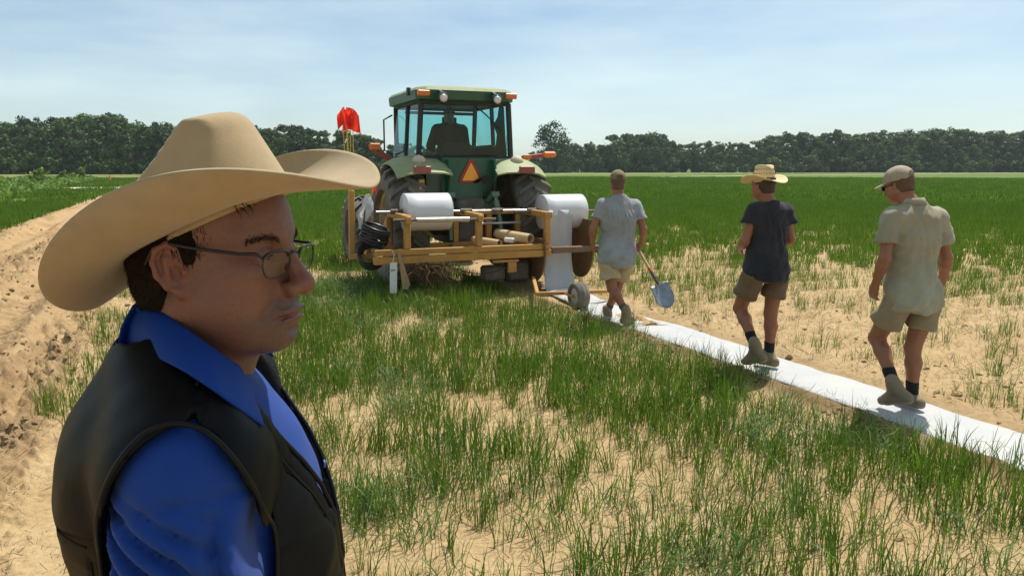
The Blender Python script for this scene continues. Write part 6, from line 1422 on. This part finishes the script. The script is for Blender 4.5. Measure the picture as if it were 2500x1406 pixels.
# collar
COLL = mat('blue_collar', (0.002, 0.038, 0.225), 0.7, 0.05, 8, 0.08, 60, spec=0.3, bdist=0.003)
def col_curve(pts):
    """points given as they lie on his right side -> (forward, right, height) about the torso"""
    out = []
    for px, py, d in pts:
        q = atd(px, py, d)-MO-TC; out.append([q@T_F, q@T_R, q[2]+0])
    return np.array(out)
CT = col_curve([(338, 742, 0.965), (395, 772, 0.905), (455, 812, 0.880), (515, 856, 0.876), (560, 886, 0.886), (582, 899, 0.902)])
CL = col_curve([(303, 832, 0.975), (372, 866, 0.872), (450, 908, 0.828), (522, 956, 0.820), (588, 1006, 0.832), (641, 1042, 0.850)])
CT = np.vstack([[CT[0, 0], 0, CT[0, 2]+0.003], CT]); CL = np.vstack([[CL[0, 0]+0.002, 0, CL[0, 2]+0.003], CL])
def collar_side(s):
    t = np.linspace(0, 6, 31); a = np.stack([np.interp(t, np.arange(7), CT[:, k]) for k in range(3)], 1); b = np.stack([np.interp(t, np.arange(7), CL[:, k]) for k in range(3)], 1)
    for _ in range(2):
        a[1:-1] = (a[:-2]+2*a[1:-1]+a[2:])/4; b[1:-1] = (b[:-2]+2*b[1:-1]+b[2:])/4
    ctr = np.array([a[:, 0].mean(), 0, 0]); Q = np.zeros((31, 9, 3))
    for i in range(31):
        inn = nrm(ctr-a[i]*np.array([1, 1, 0])); A = a[i]+inn*0.012-np.array([0, 0, 0.045]); B = a[i]+inn*0.006-np.array([0, 0, 0.006]); D = a[i]-inn*0.004-np.array([0, 0, 0.002])
        rows = [A, B, a[i]+inn*0.001+np.array([0, 0, 0.0015]), D]+[D+(b[i]-D)*f-inn*0.004*math.sin(math.pi*f) for f in (0.25, 0.5, 0.75, 0.92, 1.0)]
        Q[i] = [tp(q[0], s*q[1], q[2]) for q in rows]
    o = MB().grid(Q).build('collar', COLL, man, smooth=True); md = o.modifiers.new('t', 'SOLIDIFY'); md.thickness = 0.003; return o
for s in (-1, 1): collar_side(s)
# ---- leather vest
LEATH = mat('black_leather', (0.02, 0.02, 0.02), 0.5, 0.2, 5, 0.14, 55, attr='tone', spec=0.13, bdist=0.004)
v = Vol(blo, bhi, 0.0045); torso_m(v, 0.016)
for s in (-1, 1): v.cone(tp(-0.002, s*0.150, 1.490), tp(-0.002, s*0.185, 1.46), 0.078, 0.078, 0.03); v.cone(tp(-0.008, s*0.05, 1.565), tp(-0.002, s*0.165, 1.507), 0.068, 0.080, 0.03)
VF = v.F.copy()
def probe(p, d):
    """march from p along d to the vest's surface"""
    for k in range(240):
        q = p+d*(k*0.0015); i = np.round((q-v.lo)/v.h).astype(int)
        if np.all(i >= 0) and np.all(i < VF.shape) and VF[tuple(i)] < 0.002: return q
    return None
for s in (-1, 1):
    v.put(lambda x, y, z: (np.sqrt(((((x-TC[0])*T_F[0]+(y-TC[1])*T_F[1])+0.005)/0.085)**2+((z-1.398)/0.173)**2)-1)*0.10+0.5*np.maximum(0.115-s*((x-TC[0])*T_R[0]+(y-TC[1])*T_R[1]), 0), blo, bhi, 0.006, 's')
v.put(lambda x, y, z: np.maximum(np.abs((x-TC[0])*T_R[0]+(y-TC[1])*T_R[1])-(0.004+0.42*np.maximum(z-1.295, 0)), 0.01-((x-TC[0])*T_F[0]+(y-TC[1])*T_F[1])), blo, bhi, 0.008, 's')
v.cone(tp(-0.02, 0, 1.55), tp(-0.012, 0, 1.75), 0.079, 0.079, 0.006, 's')
def vgroove(x, y, z):
    f = (x-TC[0])*T_F[0]+(y-TC[1])*T_F[1]; r = (x-TC[0])*T_R[0]+(y-TC[1])*T_R[1]
    yoke = np.exp(-((z-1.425-0.05*np.abs(r))/0.0035)**2)*(f < -0.03); sh = np.exp(-((f-0.012)/0.0035)**2)*(z > 1.5); pan = np.exp(-((f+0.105)/0.004)**2)*(z < 1.42)*(np.abs(r) > 0.05); pk = np.exp(-((z-1.245-0.25*np.abs(r))/0.0035)**2)*(f > 0.08); fr_ = np.exp(-((np.abs(r)-0.030-0.42*np.maximum(z-1.295, 0))/0.003)**2)*(f > 0.06)
    return (0.0035*np.clip(yoke+sh+pan+pk+fr_, 0, 1)+0.0028*n3(x, y, z, 34)+0.0016*n3(x, y, z, 75, 3)+0.002*np.sin(60*f+20*z)*(z < 1.4)).astype(np.float32)
v.warp(vgroove)
def vest_tone(V):
    f = (V[:, 0]-TC[0])*T_F[0]+(V[:, 1]-TC[1])*T_F[1]; r = (V[:, 0]-TC[0])*T_R[0]+(V[:, 1]-TC[1])*T_R[1]; z = V[:, 2]
    low = ((z < 1.425+0.05*np.abs(r)) & (f < -0.03))[:, None]; c = np.where(low, np.array([0.009, 0.0058, 0.003]), np.array([0.0022, 0.0028, 0.0032])); c = c*(1+0.18*n3(V[:, 0], V[:, 1], V[:, 2], 18)[:, None]); return c
vol_obj('vest', [v], LEATH, man, vest_tone)
# piping and seams sewn on the vest
PIPE = mat('leather_piping', (0.004, 0.005, 0.0055), 0.45, 0.1, spec=0.2); SEAM = mat('leather_seam', (0.012, 0.011, 0.009), 0.7, 0.1, spec=0.1)
def seam(name, pd, r, m_, closed=False):
    q = [probe(p, d) for p, d in pd]; q = [a for a in q if a is not None]
    if len(q) < 4: return
    q = np.array(q)+np.array([d for p, d in pd][:1])*0.0025
    for _ in range(3):
        if closed: q = (np.roll(q, 1, 0)+2*q+np.roll(q, -1, 0))/4
        else: q[1:-1] = (q[:-2]+2*q[1:-1]+q[2:])/4
    MB().tube(q, r, 8, closed=closed).build(name, m_, man, smooth=True)
for s in (-1, 1):
    seam('armhole_piping', [(tp(-0.005+0.089*math.cos(a), s*0.34, 1.398+0.181*math.sin(a)), -T_R*s) for a in np.linspace(R(-75), R(255), 90)], 0.0032, PIPE)
    seam('front_edge', [(tp(0.34, s*(0.006+0.42*(z-1.295)), z), -T_F) for z in np.linspace(1.30, 1.52, 40)], 0.0030, PIPE)
    seam('front_seam', [(tp(0.34, s*(0.032+0.42*max(0, z-1.295)), z), -T_F) for z in np.linspace(1.10, 1.50, 40)], 0.0014, SEAM)
    seam('side_seam', [(tp(-0.105, s*0.34, z), -T_R*s) for z in np.linspace(1.05, 1.415, 30)], 0.0013, SEAM)
    seam('pocket_seam', [(tp(0.34, s*l, 1.235+0.25*l), -T_F) for l in np.linspace(0.045, 0.13, 16)], 0.0018, PIPE)
    seam('shoulder_seam', [(tp(0.012, s*l, 1.72), np.array([0, 0, -1.])) for l in np.linspace(0.085, 0.165, 14)], 0.0018, SEAM)
    for k in range(6): seam('lacing', [(tp(0.34, s*(0.035+0.012*math.sin(t*3.14)), 1.15+0.016*k+0.010*t), -T_F) for t in np.linspace(0, 1, 6)], 0.0020, PIPE)
seam('yoke_seam', [(tp(-0.34, l, 1.425+0.05*abs(l)), T_F) for l in np.linspace(-0.16, 0.16, 50)], 0.0013, SEAM)
# buttons, belt, trousers, boots
for k, z in enumerate((1.44, 1.36)):
    c = probe(tp(0.30, 0, z), -T_F)+T_F*-0.009; MB().lathe([(0, 0.0055), (0.002, 0.0055), (0.003, 0.003)], n=14).build('button', mat('blue_button', (0.05, 0.10, 0.35), 0.3, 0.0), man, smooth=True).matrix_local = Matrix.Translation(c) @ Matrix.Rotation(R(15), 4, 'Z')
JEAN = cloth('blue_jeans', (0.035, 0.05, 0.10))
v = Vol(tp(0, 0, 0.05)-np.array([0.3, 0.3, 0]), tp(0, 0, 1.05)+np.array([0.3, 0.3, 0]), 0.011); v.ell(tp(0.0, 0, 0.94), (0.15, 0.185, 0.13), 0.05, rot=TRM)
for s in (-1, 1): v.cone(tp(0, s*0.09, 0.92), tp(0.01, s*0.11, 0.5), 0.105, 0.078, 0.03); v.cone(tp(0.01, s*0.11, 0.5), tp(-0.02, s*0.12, 0.09), 0.076, 0.07, 0.03)
v.warp(lambda x, y, z: 0.006*n3(x, y, z, 25).astype(np.float32)); vol_obj('trousers', [v], JEAN, man)
for s in (-1, 1):
    he, to, an = tp(-0.07, s*0.12, 0.02), tp(0.21, s*0.145, 0.02), tp(-0.02, s*0.12, 0.12); v = Vol(he-0.12, to+np.array([0.12, 0.12, 0.22]), 0.008)
    v2_ = np.minimum(he, to)-0.14; v = Vol(v2_, np.maximum(he, to)+0.22, 0.008); boot(v, an, he, to); v.clip(lambda x, y, z: 0.008-z, 0.004); vol_obj('boot', [v], mat('brown_boot', (0.09, 0.05, 0.028), 0.5, 0.15, 10, 0.2), man)
